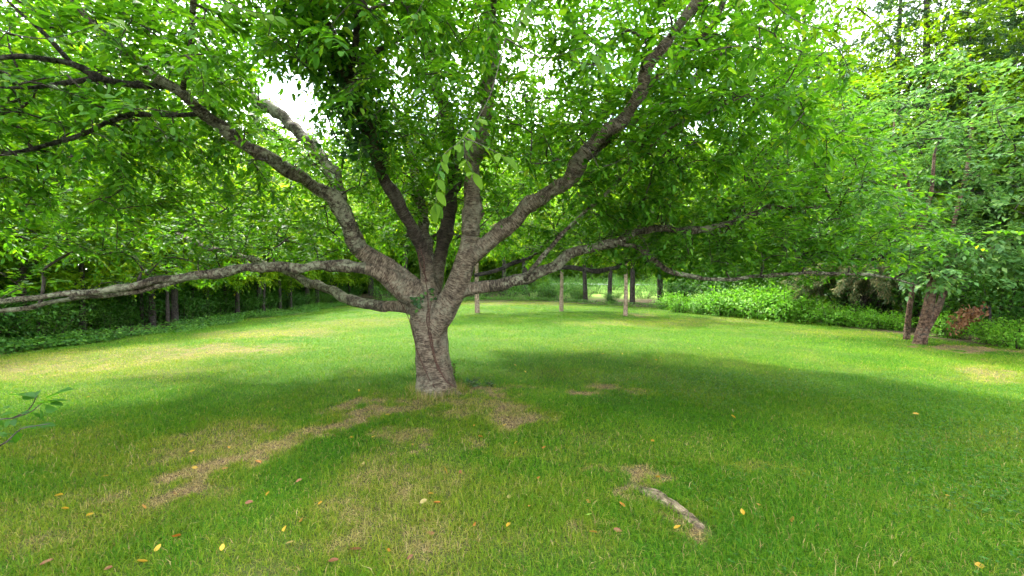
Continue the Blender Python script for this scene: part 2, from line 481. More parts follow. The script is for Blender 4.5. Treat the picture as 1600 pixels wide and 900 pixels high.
def build_road():
    # pale drive on the bank beyond the trees
    n = 60
    t = np.linspace(0, 1, n)
    x = -2 + 62 * t
    y = 62 - 10 * t + 2 * np.sin(t * 5)
    ctr = np.stack([x, y], -1)
    d = norm(np.gradient(ctr, axis=0)); s = np.stack([-d[:, 1], d[:, 0]], -1)
    L_, R_ = ctr + s * 1.5, ctr - s * 1.5
    v = np.concatenate([np.c_[L_, gz(L_[:, 0], L_[:, 1]) + .05], np.c_[R_, gz(R_[:, 0], R_[:, 1]) + .05]])
    i = np.arange(n - 1)
    q = np.stack([i + n, i + n + 1, i + 1, i], -1)
    m, N, Lk, out = new_mat('drive_gravel')
    nn = N.new('ShaderNodeTexNoise'); nn.inputs['Scale'].default_value = 6; nn.inputs['Detail'].default_value = 8
    g = N.new('ShaderNodeNewGeometry'); Lk.new(g.outputs['Position'], nn.inputs['Vector'])
    r = ramp(N, [(.35, (.25, .245, .26)), (.65, (.42, .41, .43))]); Lk.new(nn.outputs['Fac'], r.inputs['Fac'])
    p = N.new('ShaderNodeBsdfPrincipled'); p.inputs['Roughness'].default_value = .9
    Lk.new(r.outputs['Color'], p.inputs['Base Color']); Lk.new(p.outputs[0], out.inputs['Surface'])
    obj('road', mesh_np('road', v, [q]), m, kind='structure')
build_road()

# ------------------------------------------------------------------ grass
def grass_mat():
    m, N, Lk, out = new_mat('lawn_grass')
    lush = ramp(N, [(0.0, (.012, .070, .003)), (.45, (.052, .160, .004)), (.8, (.115, .220, .006)), (1.0, (.20, .26, .03))])
    Lk.new(attr(N, 'rnd').outputs['Fac'], lush.inputs['Fac'])
    yel = ramp(N, [(0.0, (.055, .145, .005)), (.5, (.150, .205, .008)), (1.0, (.29, .27, .035))])
    Lk.new(attr(N, 'rnd').outputs['Fac'], yel.inputs['Fac'])
    straw = ramp(N, [(0.0, (.15, .105, .04)), (.5, (.31, .225, .09)), (1.0, (.46, .36, .18))])
    Lk.new(attr(N, 'rnd').outputs['Fac'], straw.inputs['Fac'])
    d = attr(N, 'dry')
    f1 = N.new('ShaderNodeMapRange'); f1.inputs['From Max'].default_value = .45; Lk.new(d.outputs['Fac'], f1.inputs['Value'])
    f2 = N.new('ShaderNodeMapRange'); f2.inputs['From Min'].default_value = .5; f2.inputs['From Max'].default_value = .85; Lk.new(d.outputs['Fac'], f2.inputs['Value'])
    a = N.new('ShaderNodeMix'); a.data_type = 'RGBA'; Lk.new(f1.outputs[0], a.inputs['Factor']); Lk.new(lush.outputs['Color'], a.inputs['A']); Lk.new(yel.outputs['Color'], a.inputs['B'])
    b = N.new('ShaderNodeMix'); b.data_type = 'RGBA'; Lk.new(f2.outputs[0], b.inputs['Factor']); Lk.new(a.outputs['Result'], b.inputs['A']); Lk.new(straw.outputs['Color'], b.inputs['B'])
    p = N.new('ShaderNodeBsdfPrincipled'); p.inputs['Roughness'].default_value = .6; p.inputs['Specular IOR Level'].default_value = .12
    Lk.new(b.outputs['Result'], p.inputs['Base Color'])
    t = N.new('ShaderNodeBsdfTranslucent')
    mm = N.new('ShaderNodeMix'); mm.data_type = 'RGBA'; mm.blend_type = 'MULTIPLY'; mm.inputs['Factor'].default_value = 1
    Lk.new(b.outputs['Result'], mm.inputs['A']); mm.inputs['B'].default_value = (1.5, 1.5, .9, 1); Lk.new(mm.outputs['Result'], t.inputs['Color'])
    mx = N.new('ShaderNodeMixShader'); mx.inputs['Fac'].default_value = .38
    Lk.new(p.outputs[0], mx.inputs[1]); Lk.new(t.outputs[0], mx.inputs[2]); Lk.new(mx.outputs[0], out.inputs['Surface'])
    return m

def build_grass():
    g = Geo()
    for y0, y1, dens, wid, lod in ((1.7, 3.6, 11000, .0036, 1), (3.6, 6.0, 5600, .0050, 1), (6.0, 10., 3000, .0078, 0), (10., 18., 1050, .012, 0), (18., 37., 330, .021, 0)):
        f0, f1 = (.0 if y0 < 2 else .14 * y0), .14 * y1
        yl, yh = y0 - f0, y1 + f1
        hw = min(1.22 * yh + 1.0, 12.6)
        n = int((yh - yl) * 2 * hw * dens)
        x = rng.uniform(-hw, hw, n); y = rng.uniform(yl, yh, n)
        fade = np.clip((y - yl) / (2 * f0 + 1e-6), 0, 1) * np.clip((yh - y) / (2 * f1), 0, 1)
        keep = (rng.random(n) < fade) & (np.abs(x) < 1.22 * y + .9) & (lawn_mask(x, y) > rng.uniform(-.25, .2, n))
        keep &= np.hypot(x + 1.1, y - 6.25) > .25
        for ra, rb in zip(ROOT[:-1], ROOT[1:]):
            ab = rb[:2] - ra[:2]
            t = np.clip(((x - ra[0]) * ab[0] + (y - ra[1]) * ab[1]) / (ab @ ab), 0, 1)
            keep &= np.hypot(x - ra[0] - t * ab[0], y - ra[1] - t * ab[1]) > .02 + .05 * rng.random(n)
        x, y = x[keep], y[keep]
        clump = fbm(x, y, 7.0, 51)
        d = dry_and_sunlit(x, y)
        keep = rng.random(len(x)) < (1.05 - .42 * np.clip((d - .35) / .5, 0, 1)) * (.55 + .8 * clump)
        x, y, d, clump = x[keep], y[keep], d[keep], clump[keep]
        n = len(x)
        tall = fbm(x, y, 1.3, 77)
        h = (.024 + .042 * rng.random(n) ** 1.4) * (.55 + 1.0 * tall) * (1 - .5 * np.clip(d * 1.2 - .2, 0, 1))
        h *= np.where(rng.random(n) < .012, 1.5, 1.0)
        az = rng.uniform(0, 2 * math.pi, n)
        lean = rng.uniform(.3, 1.7, n) * (1 + .7 * (d > .6))
        ld = np.stack([np.cos(az), np.sin(az), np.zeros(n)], -1)
        sd = np.stack([-np.sin(az), np.cos(az), np.zeros(n)], -1)
        sd = norm(sd + .6 * rand_unit(n) * [1, 1, 0])
        w = wid * rng.uniform(.6, 1.3, n)
        base = np.stack([x, y, gz(x, y) - .004], -1)
        up = np.array([0, 0, 1.0])
        hh, ll, ww = h[:, None], lean[:, None], w[:, None]
        rnd = np.clip(rng.normal(.47, .2, n) + (fbm(x, y, .7, 90) - .5) * .5, 0, 1)
        dd = np.clip(d + rng.normal(0, .12, n) + .9 * (rng.random(n) < np.where(y < 4.5, .055, .02)), 0, 1)
        tip = base + up * hh * (1 - .25 * ll) + ld * hh * ll
        if lod:
            mid = base + up * hh * .6 + ld * hh * ll * .28
            V = np.stack([base - sd * ww * .5, base + sd * ww * .5, mid + sd * ww * .42, mid - sd * ww * .42, tip], 1)
            k = 5
            T = np.array([[0, 1, 2], [0, 2, 3], [3, 2, 4]])
        else:
            V = np.stack([base - sd * ww * .5, base + sd * ww * .5, tip], 1)
            k = 3
            T = np.array([[0, 1, 2]])
        g.add(V.reshape(-1, 3), tris=(np.arange(n)[:, None, None] * k + T[None]).reshape(-1, 3), rnd=np.repeat(rnd, k), dry=np.repeat(dd, k))
    # longer half-dry grass the mower misses round the foot of the trunk
    n = 4200
    a = rng.uniform(0, 6.283, n); r_ = .26 + np.abs(rng.normal(0, .09, n)) + .05 * np.sin(a * 3 + 1)
    x, y = BASE0[0] + np.cos(a) * r_, BASE0[1] + np.sin(a) * r_
    b_ = np.stack([x, y, gz(x, y) - .004], -1)
    h = (.03 + .12 * rng.random(n) ** 1.6)[:, None]
    az = rng.uniform(0, 6.283, n)
    ld = np.stack([np.cos(az), np.sin(az), np.zeros(n)], -1); sd = np.stack([-np.sin(az), np.cos(az), np.zeros(n)], -1)
    V = np.stack([b_ - sd * .0025, b_ + sd * .0025, b_ + [0, 0, 1] * h + ld * h * rng.uniform(.2, 1, (n, 1))], 1)
    g.add(V.reshape(-1, 3), tris=np.arange(n * 3).reshape(-1, 3), rnd=np.repeat(rng.random(n), 3), dry=np.repeat(np.where(rng.random(n) < .5, .85, .2), 3))
    obj('lawn_grass', g.mesh('lawn_grass'), grass_mat(), kind='stuff', label='short mown green grass with straw coloured worn patches', category='grass')
    # clover among the blades on the right of the tree
    n = 16000
    x = rng.uniform(1.2, 8.5, n); y = rng.uniform(2.0, 7.5, n)
    k = (fbm(x, y, .9, 61) > .47) & (dry_and_sunlit(x, y) < .3) & (np.abs(x) < 1.2 * y + .4) & (rng.random(n) < np.clip((x - .9) / 2.5, 0, 1))
    x, y = x[k], y[k]
    n = len(x)
    p = np.stack([x, y, gz(x, y) + rng.uniform(.025, .055, n)], -1)
    gg = Geo()
    a0 = rng.uniform(0, 6.28, n)
    for j in range(3):
        a = a0 + j * 2.094
        ax = np.stack([np.cos(a), np.sin(a), rng.uniform(-.1, .3, n)], -1)
        v, t, kk = leaf_geo(p, ax, np.array([[0, 0, 1.0]]) + .3 * rand_unit(n), rng.uniform(.012, .02, n), rng.uniform(.013, .019, n), 0, 0)
        gg.add(v, tris=t, rnd=np.repeat(rng.random(n), kk))
    obj('clover', gg.mesh('clover'), M['leaf_shrub'], kind='stuff', label='low clover leaves mixed into the lawn', category='clover')
build_grass()

# ------------------------------------------------------------------ branch growth shared by all trees
class Skeleton:
    def __init__(self):
        self.P, self.rad = [], []
    def add(self, pts, rad):
        self.P.append(np.asarray(pts)); self.rad.append(np.asarray(rad))

def grow(skel_pts, skel_rad, attractors, step=.14, r0=.0032, rise=.10, jitter=.10):
    """joins each attractor to the nearest wood, nearest first; returns chains of (points, radii)"""
    base_n = len(skel_pts)
    P = np.zeros((base_n + len(attractors) * 40, 3)); P[:base_n] = skel_pts
    par = np.full(len(P), -1, int)
    n = base_n
    d0 = np.array([np.min(((skel_pts - a) ** 2).sum(1)) for a in attractors])
    chains = []
    for ai in np.argsort(d0):
        a = attractors[ai]
        dv = P[:n] - a
        dist = np.sqrt((dv ** 2).sum(1)) + .25 * np.clip(dv[:, 2], 0, 3)
        i = int(np.argmin(dist))
        s = P[i]
        L = np.linalg.norm(a - s)
        m = int(min(38, max(2, math.ceil(L / step))))
        c = (s + a) / 2 + np.array([0, 0, rise * L]) + rng.normal(0, jitter * L, 3)
        t = np.linspace(0, 1, m + 1)[1:, None]
        pts = (1 - t) ** 2 * s + 2 * t * (1 - t) * c + t * t * a
        P[n:n + m] = pts
        par[n] = i
        par[n + 1:n + m] = np.arange(n, n + m - 1)
        chains.append((i, n, m))
        n += m
    cnt = np.zeros(n)
    for i, s, m in chains: cnt[s + m - 1] += 1
    for j in range(n - 1, base_n - 1, -1): cnt[par[j]] += cnt[j]
    rad = r0 * np.maximum(cnt, .5) ** .46
    rad[:base_n] = skel_rad
    res = []
    for i, s, m in chains:
        pts = np.vstack([P[i:i + 1], P[s:s + m]])
        r = np.concatenate([[min(rad[s] * 1.1, rad[i] * .85)], rad[s:s + m]])
        r = np.minimum(r, r[0])
        r[-1] = min(r[-1], .0022)
        res.append((pts, r))
    return res

def twig_leaves(chains, per=4, tw_len=(.16, .36), gap=.04, L=(.075, .115), ratio=.46, droop=.35, centre=None, span=.75):
    """short side twigs on the outer part of each chain and leaves set alternately along them"""
    bases, dirs = [], []
    for pts, r in chains:
        seg = np.linalg.norm(np.diff(pts, axis=0), axis=1)
        arc = np.concatenate([[0], np.cumsum(seg)])
        tot = arc[-1]
        lo = max(0, tot - span)
        for k in range(per):
            s = rng.uniform(lo, tot) if k else tot
            j = min(np.searchsorted(arc, s, side='right') - 1, len(seg) - 1)
            f = (s - arc[j]) / max(seg[j], 1e-6)
            b = pts[j] * (1 - f) + pts[j + 1] * f
            tdir = norm(pts[j + 1] - pts[j])
            d = norm(tdir * (.9 if k else 1.6) + norm(rng.normal(size=3) * [1, 1, .45]) * (1.0 if k else .4) + [0, 0, -.10])
            bases.append(b); dirs.append(d)
    bases, dirs = np.array(bases), np.array(dirs)
    n = len(bases)
    ln = rng.uniform(*tw_len, n)
    lp, la, lL = [], [], []
    kmax = int(max(tw_len) / gap) + 1
    sgn0 = rng.choice([-1, 1], n)
    for k in range(kmax + 1):
        s = .03 + k * gap + rng.uniform(-.008, .008, n)
        ok = s < ln + gap * .5
        term = ok & (s + gap >= ln + gap * .5)
        b = bases + dirs * s[:, None] + np.array([0, 0, -1]) * (s ** 2 * .5)[:, None]
        side = norm(np.cross(dirs, [0, 0, 1.0]))
        ang = np.where(term, 0.15, 1.0) * rng.uniform(.75, 1.2, n)
        ax = dirs * np.cos(ang)[:, None] + side * (np.sin(ang) * sgn0 * (1 if k % 2 else -1))[:, None]
        ax = ax + np.array([0, 0, -1]) * (droop * rng.uniform(.3, 1.7, n))[:, None] + .18 * rand_unit(n)
        lp.append(b[ok]); la.append(norm(ax[ok])); lL.append(rng.uniform(*L, n)[ok])
    lp, la, lL = np.concatenate(lp), np.concatenate(la), np.concatenate(lL)
    nr = norm(np.array([0, 0, 1.0]) + .45 * rand_unit(len(lp)))
    return (bases, dirs, ln), (lp, la, nr, lL, lL * ratio * rng.uniform(.85, 1.15, len(lp)))

def add_twigs(g, tw, r=.0018):
    b, d, ln = tw
    n = len(b)
    s = norm(np.cross(d, [0.1, 0.2, 1.0])); u = np.cross(s, d)
    e = b + d * ln[:, None] + np.array([0, 0, -1]) * (ln ** 2 * .5)[:, None]
    V = np.stack([b + s * r, b - s * r * .5 + u * r, b - s * r * .5 - u * r, e], 1)
    T = np.array([[0, 1, 3], [1, 2, 3], [2, 0, 3]])
    g.add(V.reshape(-1, 3), tris=(np.arange(n)[:, None, None] * 4 + T[None]).reshape(-1, 3), rest=V.reshape(-1, 3))

def add_chain_tubes(g, chains, big=7, small=4):
    for pts, r in chains:
        v, q, t, rest = tube(pts, r, big if r[0] > .012 else small)
        g.add(v, quads=q, rest=rest)

# ------------------------------------------------------------------ the cherry tree
D0 = 6.25
BASE = onground(682, 612)
LIMB = {  # px, py, width in px, depth
    'A': [(662, 468, 50, 6.22), (628, 448, 44, 6.15), (598, 428, 30, 6.05), (560, 418, 19, 6.0), (500, 416, 17, 5.9), (440, 417, 16, 5.75), (380, 421, 15, 5.6), (310, 429, 14, 5.45), (240, 441, 13, 5.3), (160, 453, 11, 5.15), (80, 463, 10, 5.0), (0, 470, 9, 4.9), (-120, 482, 7, 4.7), (-260, 480, 5, 4.5)],
    'A2': [(310, 430, 9, 5.45), (240, 449, 9, 5.35), (170, 461, 8, 5.3), (90, 470, 8, 5.25), (10, 486, 7, 5.2), (-90, 492, 5, 5.1)],
    'B': [(668, 490, 30, 6.3), (630, 479, 21, 6.4), (590, 478, 19, 6.6), (555, 471, 18, 6.8), (520, 455, 16, 7.1), (480, 440, 14, 7.4), (440, 421, 12, 7.7), (380, 402, 10, 8.2), (320, 385, 8, 8.7), (270, 360, 5, 9.2)],
    'C': [(655, 462, 42, 6.28), (615, 425, 36, 6.2), (580, 403, 32, 6.1), (556, 382, 28, 6.0), (543, 350, 26, 5.85), (524, 315, 24, 5.7), (485, 287, 22, 5.5), (438, 256, 21, 5.25), (388, 231, 20, 5.0), (332, 187, 19, 4.75), (284, 147, 18, 4.5), (232, 112, 15, 4.3), (175, 62, 13, 4.1), (128, 18, 11, 3.95), (70, -50, 8, 3.8)],
    'C1': [(262, 134, 11, 4.45), (210, 133, 11, 4.4), (160, 122, 11, 4.3), (112, 100, 10, 4.2), (50, 90, 9, 4.05), (-10, 92, 8, 3.9), (-120, 85, 5, 3.7)],
    'C2': [(112, 100, 8, 4.2), (72, 55, 8, 4.1), (30, 18, 7, 4.0), (-20, -30, 5, 3.9)],
    'C3': [(160, 122, 9, 4.3), (110, 128, 9, 4.25), (50, 137, 8, 4.1), (-40, 136, 6, 3.9)],
    'C4': [(318, 178, 8, 4.7), (270, 180, 8, 4.75), (190, 182, 8, 4.8), (140, 205, 8, 4.8), (90, 224, 7, 4.75), (20, 238, 7, 4.6), (-60, 255, 5, 4.4)],
    'D': [(572, 400, 22, 6.15), (548, 350, 20, 6.4), (532, 305, 20, 6.7), (512, 258, 20, 7.0), (478, 218, 20, 7.3), (438, 180, 19, 7.6), (392, 152, 17, 7.9), (330, 110, 13, 8.3), (270, 60, 9, 8.7)],
    'E': [(668, 470, 32, 6.25), (668, 425, 25, 6.2), (658, 385, 22, 6.05), (640, 350, 22, 5.85), (615, 305, 21, 5.65), (592, 255, 21, 5.4), (572, 200, 21, 5.15), (548, 135, 21, 4.9), (516, 60, 20, 4.6), (486, 0, 18, 4.4), (450, -90, 14, 4.1), (410, -200, 9, 3.8)],
    'E1': [(553, 130, 11, 4.92), (568, 98, 11, 5.0), (592, 78, 10, 5.1), (625, 62, 8, 5.3), (660, 30, 6, 5.5)],
    'F': [(676, 465, 30, 6.35), (686, 410, 23, 6.55), (696, 360, 24, 6.75), (707, 310, 23, 6.95), (708, 255, 21, 7.1), (700, 200, 20, 7.2), (685, 140, 18, 7.3), (671, 80, 16, 7.4), (655, 25, 14, 7.5), (640, -40, 10, 7.6)],
    'F1': [(674, 420, 20, 6.5), (664, 365, 18, 6.9), (660, 330, 17, 7.3), (650, 290, 15, 7.7), (635, 220, 12, 8.1), (610, 140, 8, 8.5)],
    'G': [(676, 515, 40, 6.15), (700, 475, 42, 6.08), (718, 435, 38, 6.0), (731, 395, 35, 5.95), (737, 350, 31, 5.9), (737, 310, 29, 5.9), (738, 270, 27, 5.9), (750, 210, 24, 5.9), (762, 150, 22, 5.9), (768, 80, 19, 5.9), (768, 0, 16, 5.85), (775, -110, 11, 5.7), (790, -230, 7, 5.5)],
    'G1': [(768, 60, 10, 5.9), (775, -40, 10, 5.0), (790, -200, 9, 4.0), (820, -450, 7, 3.1), (850, -900, 5, 2.2)],
    'H': [(728, 410, 30, 5.97), (756, 385, 28, 5.9), (790, 355, 27, 5.8), (830, 322, 25, 5.7), (866, 296, 24, 5.6), (892, 272, 24, 5.5), (915, 240, 24, 5.4), (960, 195, 23, 5.25), (996, 152, 21, 5.1), (1012, 112, 20, 5.0), (1040, 66, 18, 4.85), (1075, 18, 16, 4.7), (1105, -30, 13, 4.55), (1150, -120, 9, 4.3)],
    'I': [(900, 262, 15, 5.5), (945, 222, 15, 5.7), (985, 190, 15, 5.9), (1020, 168, 14, 6.1), (1066, 134, 13, 6.3), (1100, 108, 12, 6.5), (1134, 74, 11, 6.7), (1150, 25, 9, 6.9), (1170, -40, 6, 7.1)],
    'J': [(706, 462, 24, 6.1), (742, 450, 22, 6.0), (790, 444, 21, 5.95), (832, 430, 20, 5.95), (868, 411, 19, 5.95), (905, 394, 18, 5.95), (950, 380, 16, 6.0), (1000, 363, 13, 6.05), (1040, 357, 11, 6.1), (1090, 360, 10, 6.2), (1135, 350, 9, 6.3), (1200, 326, 8, 6.4), (1270, 322, 6, 6.5), (1330, 330, 4, 6.6)],
    'J2': [(962, 380, 8, 6.0), (1000, 388, 9, 5.95), (1018, 404, 10, 5.9), (1040, 422, 10, 5.9), (1075, 431, 8, 5.9), (1140, 437, 6, 5.95), (1190, 431, 6, 6.0), (1260, 427, 6, 6.1), (1330, 428, 5, 6.2), (1390, 434, 4, 6.3), (1440, 448, 3, 6.4)],
    'J3': [(868, 418, 8, 5.95), (895, 418, 8, 6.1), (930, 424, 8, 6.3), (960, 418, 7, 6.5), (985, 404, 6, 6.8), (1020, 380, 5, 7.2)],
    'J4': [(820, 436, 9, 5.9), (836, 415, 8, 5.75), (870, 376, 7, 5.6), (905, 338, 7, 5.5), (945, 305, 6, 5.4), (1000, 246, 5, 5.2), (1050, 200, 5, 5.0), (1120, 170, 5, 4.8), (1180, 140, 4, 4.6)],
    'J5': [(742, 430, 7, 6.05), (775, 423, 7, 6.2), (810, 408, 6, 6.5), (860, 390, 5, 7.0)],
    'K': [(545, 130, 12, 4.9), (560, 40, 12, 4.3), (580, -80, 11, 3.7), (590, -300, 9, 3.0), (600, -700, 6, 2.3)],
    'N': [(996, 152, 11, 5.1), (1050, 100, 10, 4.8), (1110, 40, 9, 4.5), (1160, -60, 8, 4.2), (1210, -200, 5, 3.9)],
    'Q': [(284, 147, 9, 4.5), (300, 60, 9, 4.1), (300, -60, 8, 3.6), (280, -250, 6, 3.0)],
}
LIMB3 = {}
for k, rows in LIMB.items():
    LIMB3[k] = spline([[*at(px, py, Y), w * .44 * Y / FPX] for px, py, w, Y in rows], .07)
trunk_path = spline([[*(BASE + [0.02, .02, -.25]), .37], [*(BASE + [0.0, 0, .02]), .30], [*at(679, 585, D0), .262], [*at(676, 555, D0), .25], [*at(673, 525, D0), .248], [*at(670, 495, D0), .262], [*at(668, 468, D0), .235], [*at(670, 440, D0), .14]], .05)

tree = empty('cherry_tree', BASE, 'big spreading tree with grey banded bark, low limbs and green crown over the lawn', 'tree')
BARKLAND = [trunk_path]

def build_trunk():
    g = Geo()
    segs = [('trunk', trunk_path)]
    v, q, t, rest = tube(trunk_path[:, :3], trunk_path[:, 3], 20, .035, True, 1.0)
    g.add(v, quads=q, tris=t)
    for k in 'ABCDEFGJ':
        P = LIMB3[k]
        arc = np.concatenate([[0], np.cumsum(np.linalg.norm(np.diff(P[:, :3], axis=0), axis=1))])
        cut = {'A': 1.0, 'B': .8, 'C': 1.1, 'D': .45, 'E': .9, 'F': .9, 'G': 1.5, 'J': .65}[k]
        Q = P[arc < cut]
        v, q, t, rest = tube(Q[:, :3], Q[:, 3] * 1.02, 18, .03, True, ord(k))
        g.add(v, quads=q, tris=t)
        segs.append((k, Q))
        if k == 'G':
            H = LIMB3['H'][:10]
            v, q, t, rest = tube(H[:, :3], H[:, 3] * 1.02, 16, .03, True, 3)
            g.add(v, quads=q, tris=t)
            segs.append(('H', H))
    for a, l in ((-2.6, .40), (-1.5, .36), (-.35, .55), (.6, .42), (1.7, .34), (2.9, .40)):
        d = np.array([math.cos(a), math.sin(a), 0])
        Q = spline([[*(BASE + d * .12 + [0, 0, .14]), .13], [*(BASE + d * .25 + [0, 0, .0]), .085], [*(BASE + d * l + [0, 0, -.10]), .05]], .05)
        v, q, t, rest = tube(Q[:, :3], Q[:, 3], 10, .04, True, a)
        g.add(v, quads=q, tris=t)
    tmp = bpy.data.objects.new('tmp', g.mesh('tmp'))
    C.objects.link(tmp)
    md = tmp.modifiers.new('r', 'REMESH'); md.mode = 'VOXEL'; md.voxel_size = .016
    ms = tmp.modifiers.new('s', 'SMOOTH'); ms.factor = .5; ms.iterations = 7
    dg = bpy.context.evaluated_depsgraph_get()
    ev = tmp.evaluated_get(dg)
    me = bpy.data.meshes.new_from_object(ev)
    bpy.data.objects.remove(tmp, do_unlink=True)
    n = len(me.vertices)
    v = np.zeros(n * 3, np.float32); me.vertices.foreach_get('co', v); v = v.reshape(-1, 3).astype(float)
    best = np.full(n, 1e9); rest = np.zeros((n, 3)); old = np.zeros(n)
    for nm, P in segs:
        pts = P[:, :3]
        T = norm(np.gradient(pts, axis=0))
        arc = np.concatenate([[0], np.cumsum(np.linalg.norm(np.diff(pts, axis=0), axis=1))])
        for c0 in range(0, n, 20000):
            vv = v[c0:c0 + 20000]
            d2 = ((vv[:, None, :] - pts[None]) ** 2).sum(-1)
            j = d2.argmin(1)
            sc = np.sqrt(d2[np.arange(len(vv)), j]) / P[j, 3]
            m = sc < best[c0:c0 + 20000]
            off = vv - pts[j]
            tt = (off * T[j]).sum(1)
            per = off - tt[:, None] * T[j]
            u = norm(np.cross(T[j], [0.3, 1.0, 0.1])); w = np.cross(T[j], u)
            rr = np.stack([(per * u).sum(1), (per * w).sum(1), arc[j] + tt], -1)
            sl = np.where(m)[0] + c0
            best[sl] = sc[m]; rest[sl] = rr[m]; old[sl] = np.clip((rr[m][:, 2] - .3) / .5, 0, 1) if nm in 'EF' else 0.0
    # plates and ridges of the bark, in real depth
    nn = (np.sin(rest[:, 0] * 38 + rest[:, 2] * 9) * .0025 + np.sin(rest[:, 1] * 31 - rest[:, 2] * 12) * .0025)
    no = np.zeros(n * 3, np.float32); me.vertices.foreach_get('normal', no); no = no.reshape(-1, 3)
    v = v + no * nn[:, None]
    loc = v - BASE
    me.vertices.foreach_set('co', loc.astype(np.float32).ravel())
    me.attributes.new('rest', 'FLOAT_VECTOR', 'POINT').data.foreach_set('vector', rest.astype(np.float32).ravel())
    me.attributes.new('old', 'FLOAT', 'POINT').data.foreach_set('value', old.astype(np.float32))
    me.polygons.foreach_set('use_smooth', np.ones(len(me.polygons), bool))
    me.update()
    me.materials.clear()
    obj('trunk', me, M['bark'], tree)
    return BVHTree.FromPolygons([Vector(a) for a in v], [tuple(p.vertices) for p in me.polygons])
trunk_bvh = build_trunk()

LIMB_START = {'A': .9, 'B': .7, 'C': 1.0, 'D': .35, 'E': .8, 'F': .8, 'G': 1.4, 'J': .55, 'H': .5}
for k, P in list(LIMB3.items()):
    arc = np.concatenate([[0], np.cumsum(np.linalg.norm(np.diff(P[:, :3], axis=0), axis=1))])
    P = P.copy()
    i0 = max(LIMB_START.get(k, 0), .25)
    amp = np.clip((arc - i0) * 1.5, 0, 1) * np.clip(P[:, 3] * .28, 0, .02)
    ph = sum(map(ord, k))
    for c_ in range(3):
        P[:, c_] += amp * (np.sin(arc * 6.1 + ph + c_ * 2) + .7 * np.sin(arc * 13.7 + ph * 1.7 + c_ * 4))
    P[:, 3] *= np.clip((arc[-1] - arc) / .6, .12, 1) ** .5 * (1 + .10 * np.sin(arc * 9 + ph) * np.clip(arc - i0, 0, 1))
    kr = np.random.default_rng(ph)
    for a_ in kr.uniform(i0 + .2, max(arc[-1], i0 + .3), int(arc[-1] * 2.2)):
        P[:, 3] *= 1 + kr.uniform(.08, .30) * np.exp(-((arc - a_) / kr.uniform(.035, .09)) ** 2)
    LIMB3[k] = P
    Q = P[arc >= LIMB_START.get(k, -1)]
    v, q, t, rest = tube(Q[:, :3], Q[:, 3], 16, .09, True, ord(k[0]) + len(k), arc[-1] - np.linalg.norm(np.diff(Q[:, :3], axis=0), axis=1).sum())
    obj('limb', mesh_np('limb', v - BASE, [q, t], {'rest': rest, 'old': np.full(len(v), 1.0 if k in ('E', 'F') else 0.0)}, True), M['bark' if k in ('G', 'H', 'E', 'F') else ('bark_blackish' if k in ('E1', 'C1', 'C2', 'C3', 'C4', 'K', 'J3', 'J5') else 'bark_lichen')], tree)

skel_p = np.vstack([P[:, :3] for P in LIMB3.values()])
skel_r = np.concatenate([P[:, 3] for P in LIMB3.values()])

def ybound(px, Y):
    base = np.interp(px, [-400, 0, 200, 330, 450, 540, 600, 660, 700, 760, 800, 900, 1000, 1060, 1250, 1400, 1500, 2000],
                     [455, 450, 438, 425, 398, 380, 330, 330, 300, 330, 385, 388, 400, 425, 425, 415, 380, 360])
    near = np.interp(px, [-400, 0, 250, 420, 800, 1120, 1300, 1600, 2000], [300, 270, 180, 120, 110, 110, 90, 50, 40])
    base = np.where(Y > 6.9, np.maximum(base, 405), base)
    t = np.clip((Y - 3.4) / 2.2, 0, 1)
    return np.minimum(base, near) * (1 - t) + base * t

def crown_points(n):
    out = []
    tx, ty = BASE[0], BASE[1]
    while sum(map(len, out)) < n:
        m = 6000
        p = np.stack([rng.uniform(-8, 6.6, m), rng.uniform(-.5, 11.6, m), rng.uniform(1.7, 7.6, m)], -1)
        dx = p[:, 0] - tx
        r = (dx / np.where(dx < 0, 6.4, 7.2)) ** 2 + ((p[:, 1] - ty) / np.where(p[:, 1] < ty, 6.0, np.where(dx < 0, np.clip(4.6 + dx * .5, 2.4, 5.2), 6.0))) ** 2
        top = 2.3 + 5.2 * np.sqrt(np.clip(1 - r, 0, 1)) + .4 * np.sin(p[:, 0] * 2.1) * np.cos(p[:, 1] * 1.7)
        bot = np.where(r < .10, 3.0, 2.0) + np.where(p[:, 1] > ty + 1, .5 * r, 0)
        ok = (r < 1) & (p[:, 2] < top) & (p[:, 2] > bot)
        # denser towards the outside of the crown, airy close to the trunk
        ok &= rng.random(m) < np.clip(.6 + .9 * r, .2, 1)
        px, py, d = proj(p)
        infront = p[:, 1] > .7
        ok &= np.where(infront, py < ybound(px, d) - 8, p[:, 2] > 3.4)
        # the open patch of sky up to the left of the trunk
        gap = ((px - 452) / 56) ** 2 + ((py - 155) / 58) ** 2 < 1
        # unseen crown top thinned to admit sky light; crown ends short of right-hand trees
        ok &= (p[:, 2] < CAMZ + .7 * np.abs(p[:, 1]) + .2) | (rng.random(m) < .45)
        ok &= ~(infront & (d < 3.3) & (py > -260) & (np.abs(px - 800) < 1100))
        ok &= ~(infront & (px > 1240 + np.clip(py - 100, 0, 200) * .9 + 60 * rng.random(m)))
        ok &= ~(gap & infront)
        out.append(p[ok])
    return np.vstack(out)[:n]

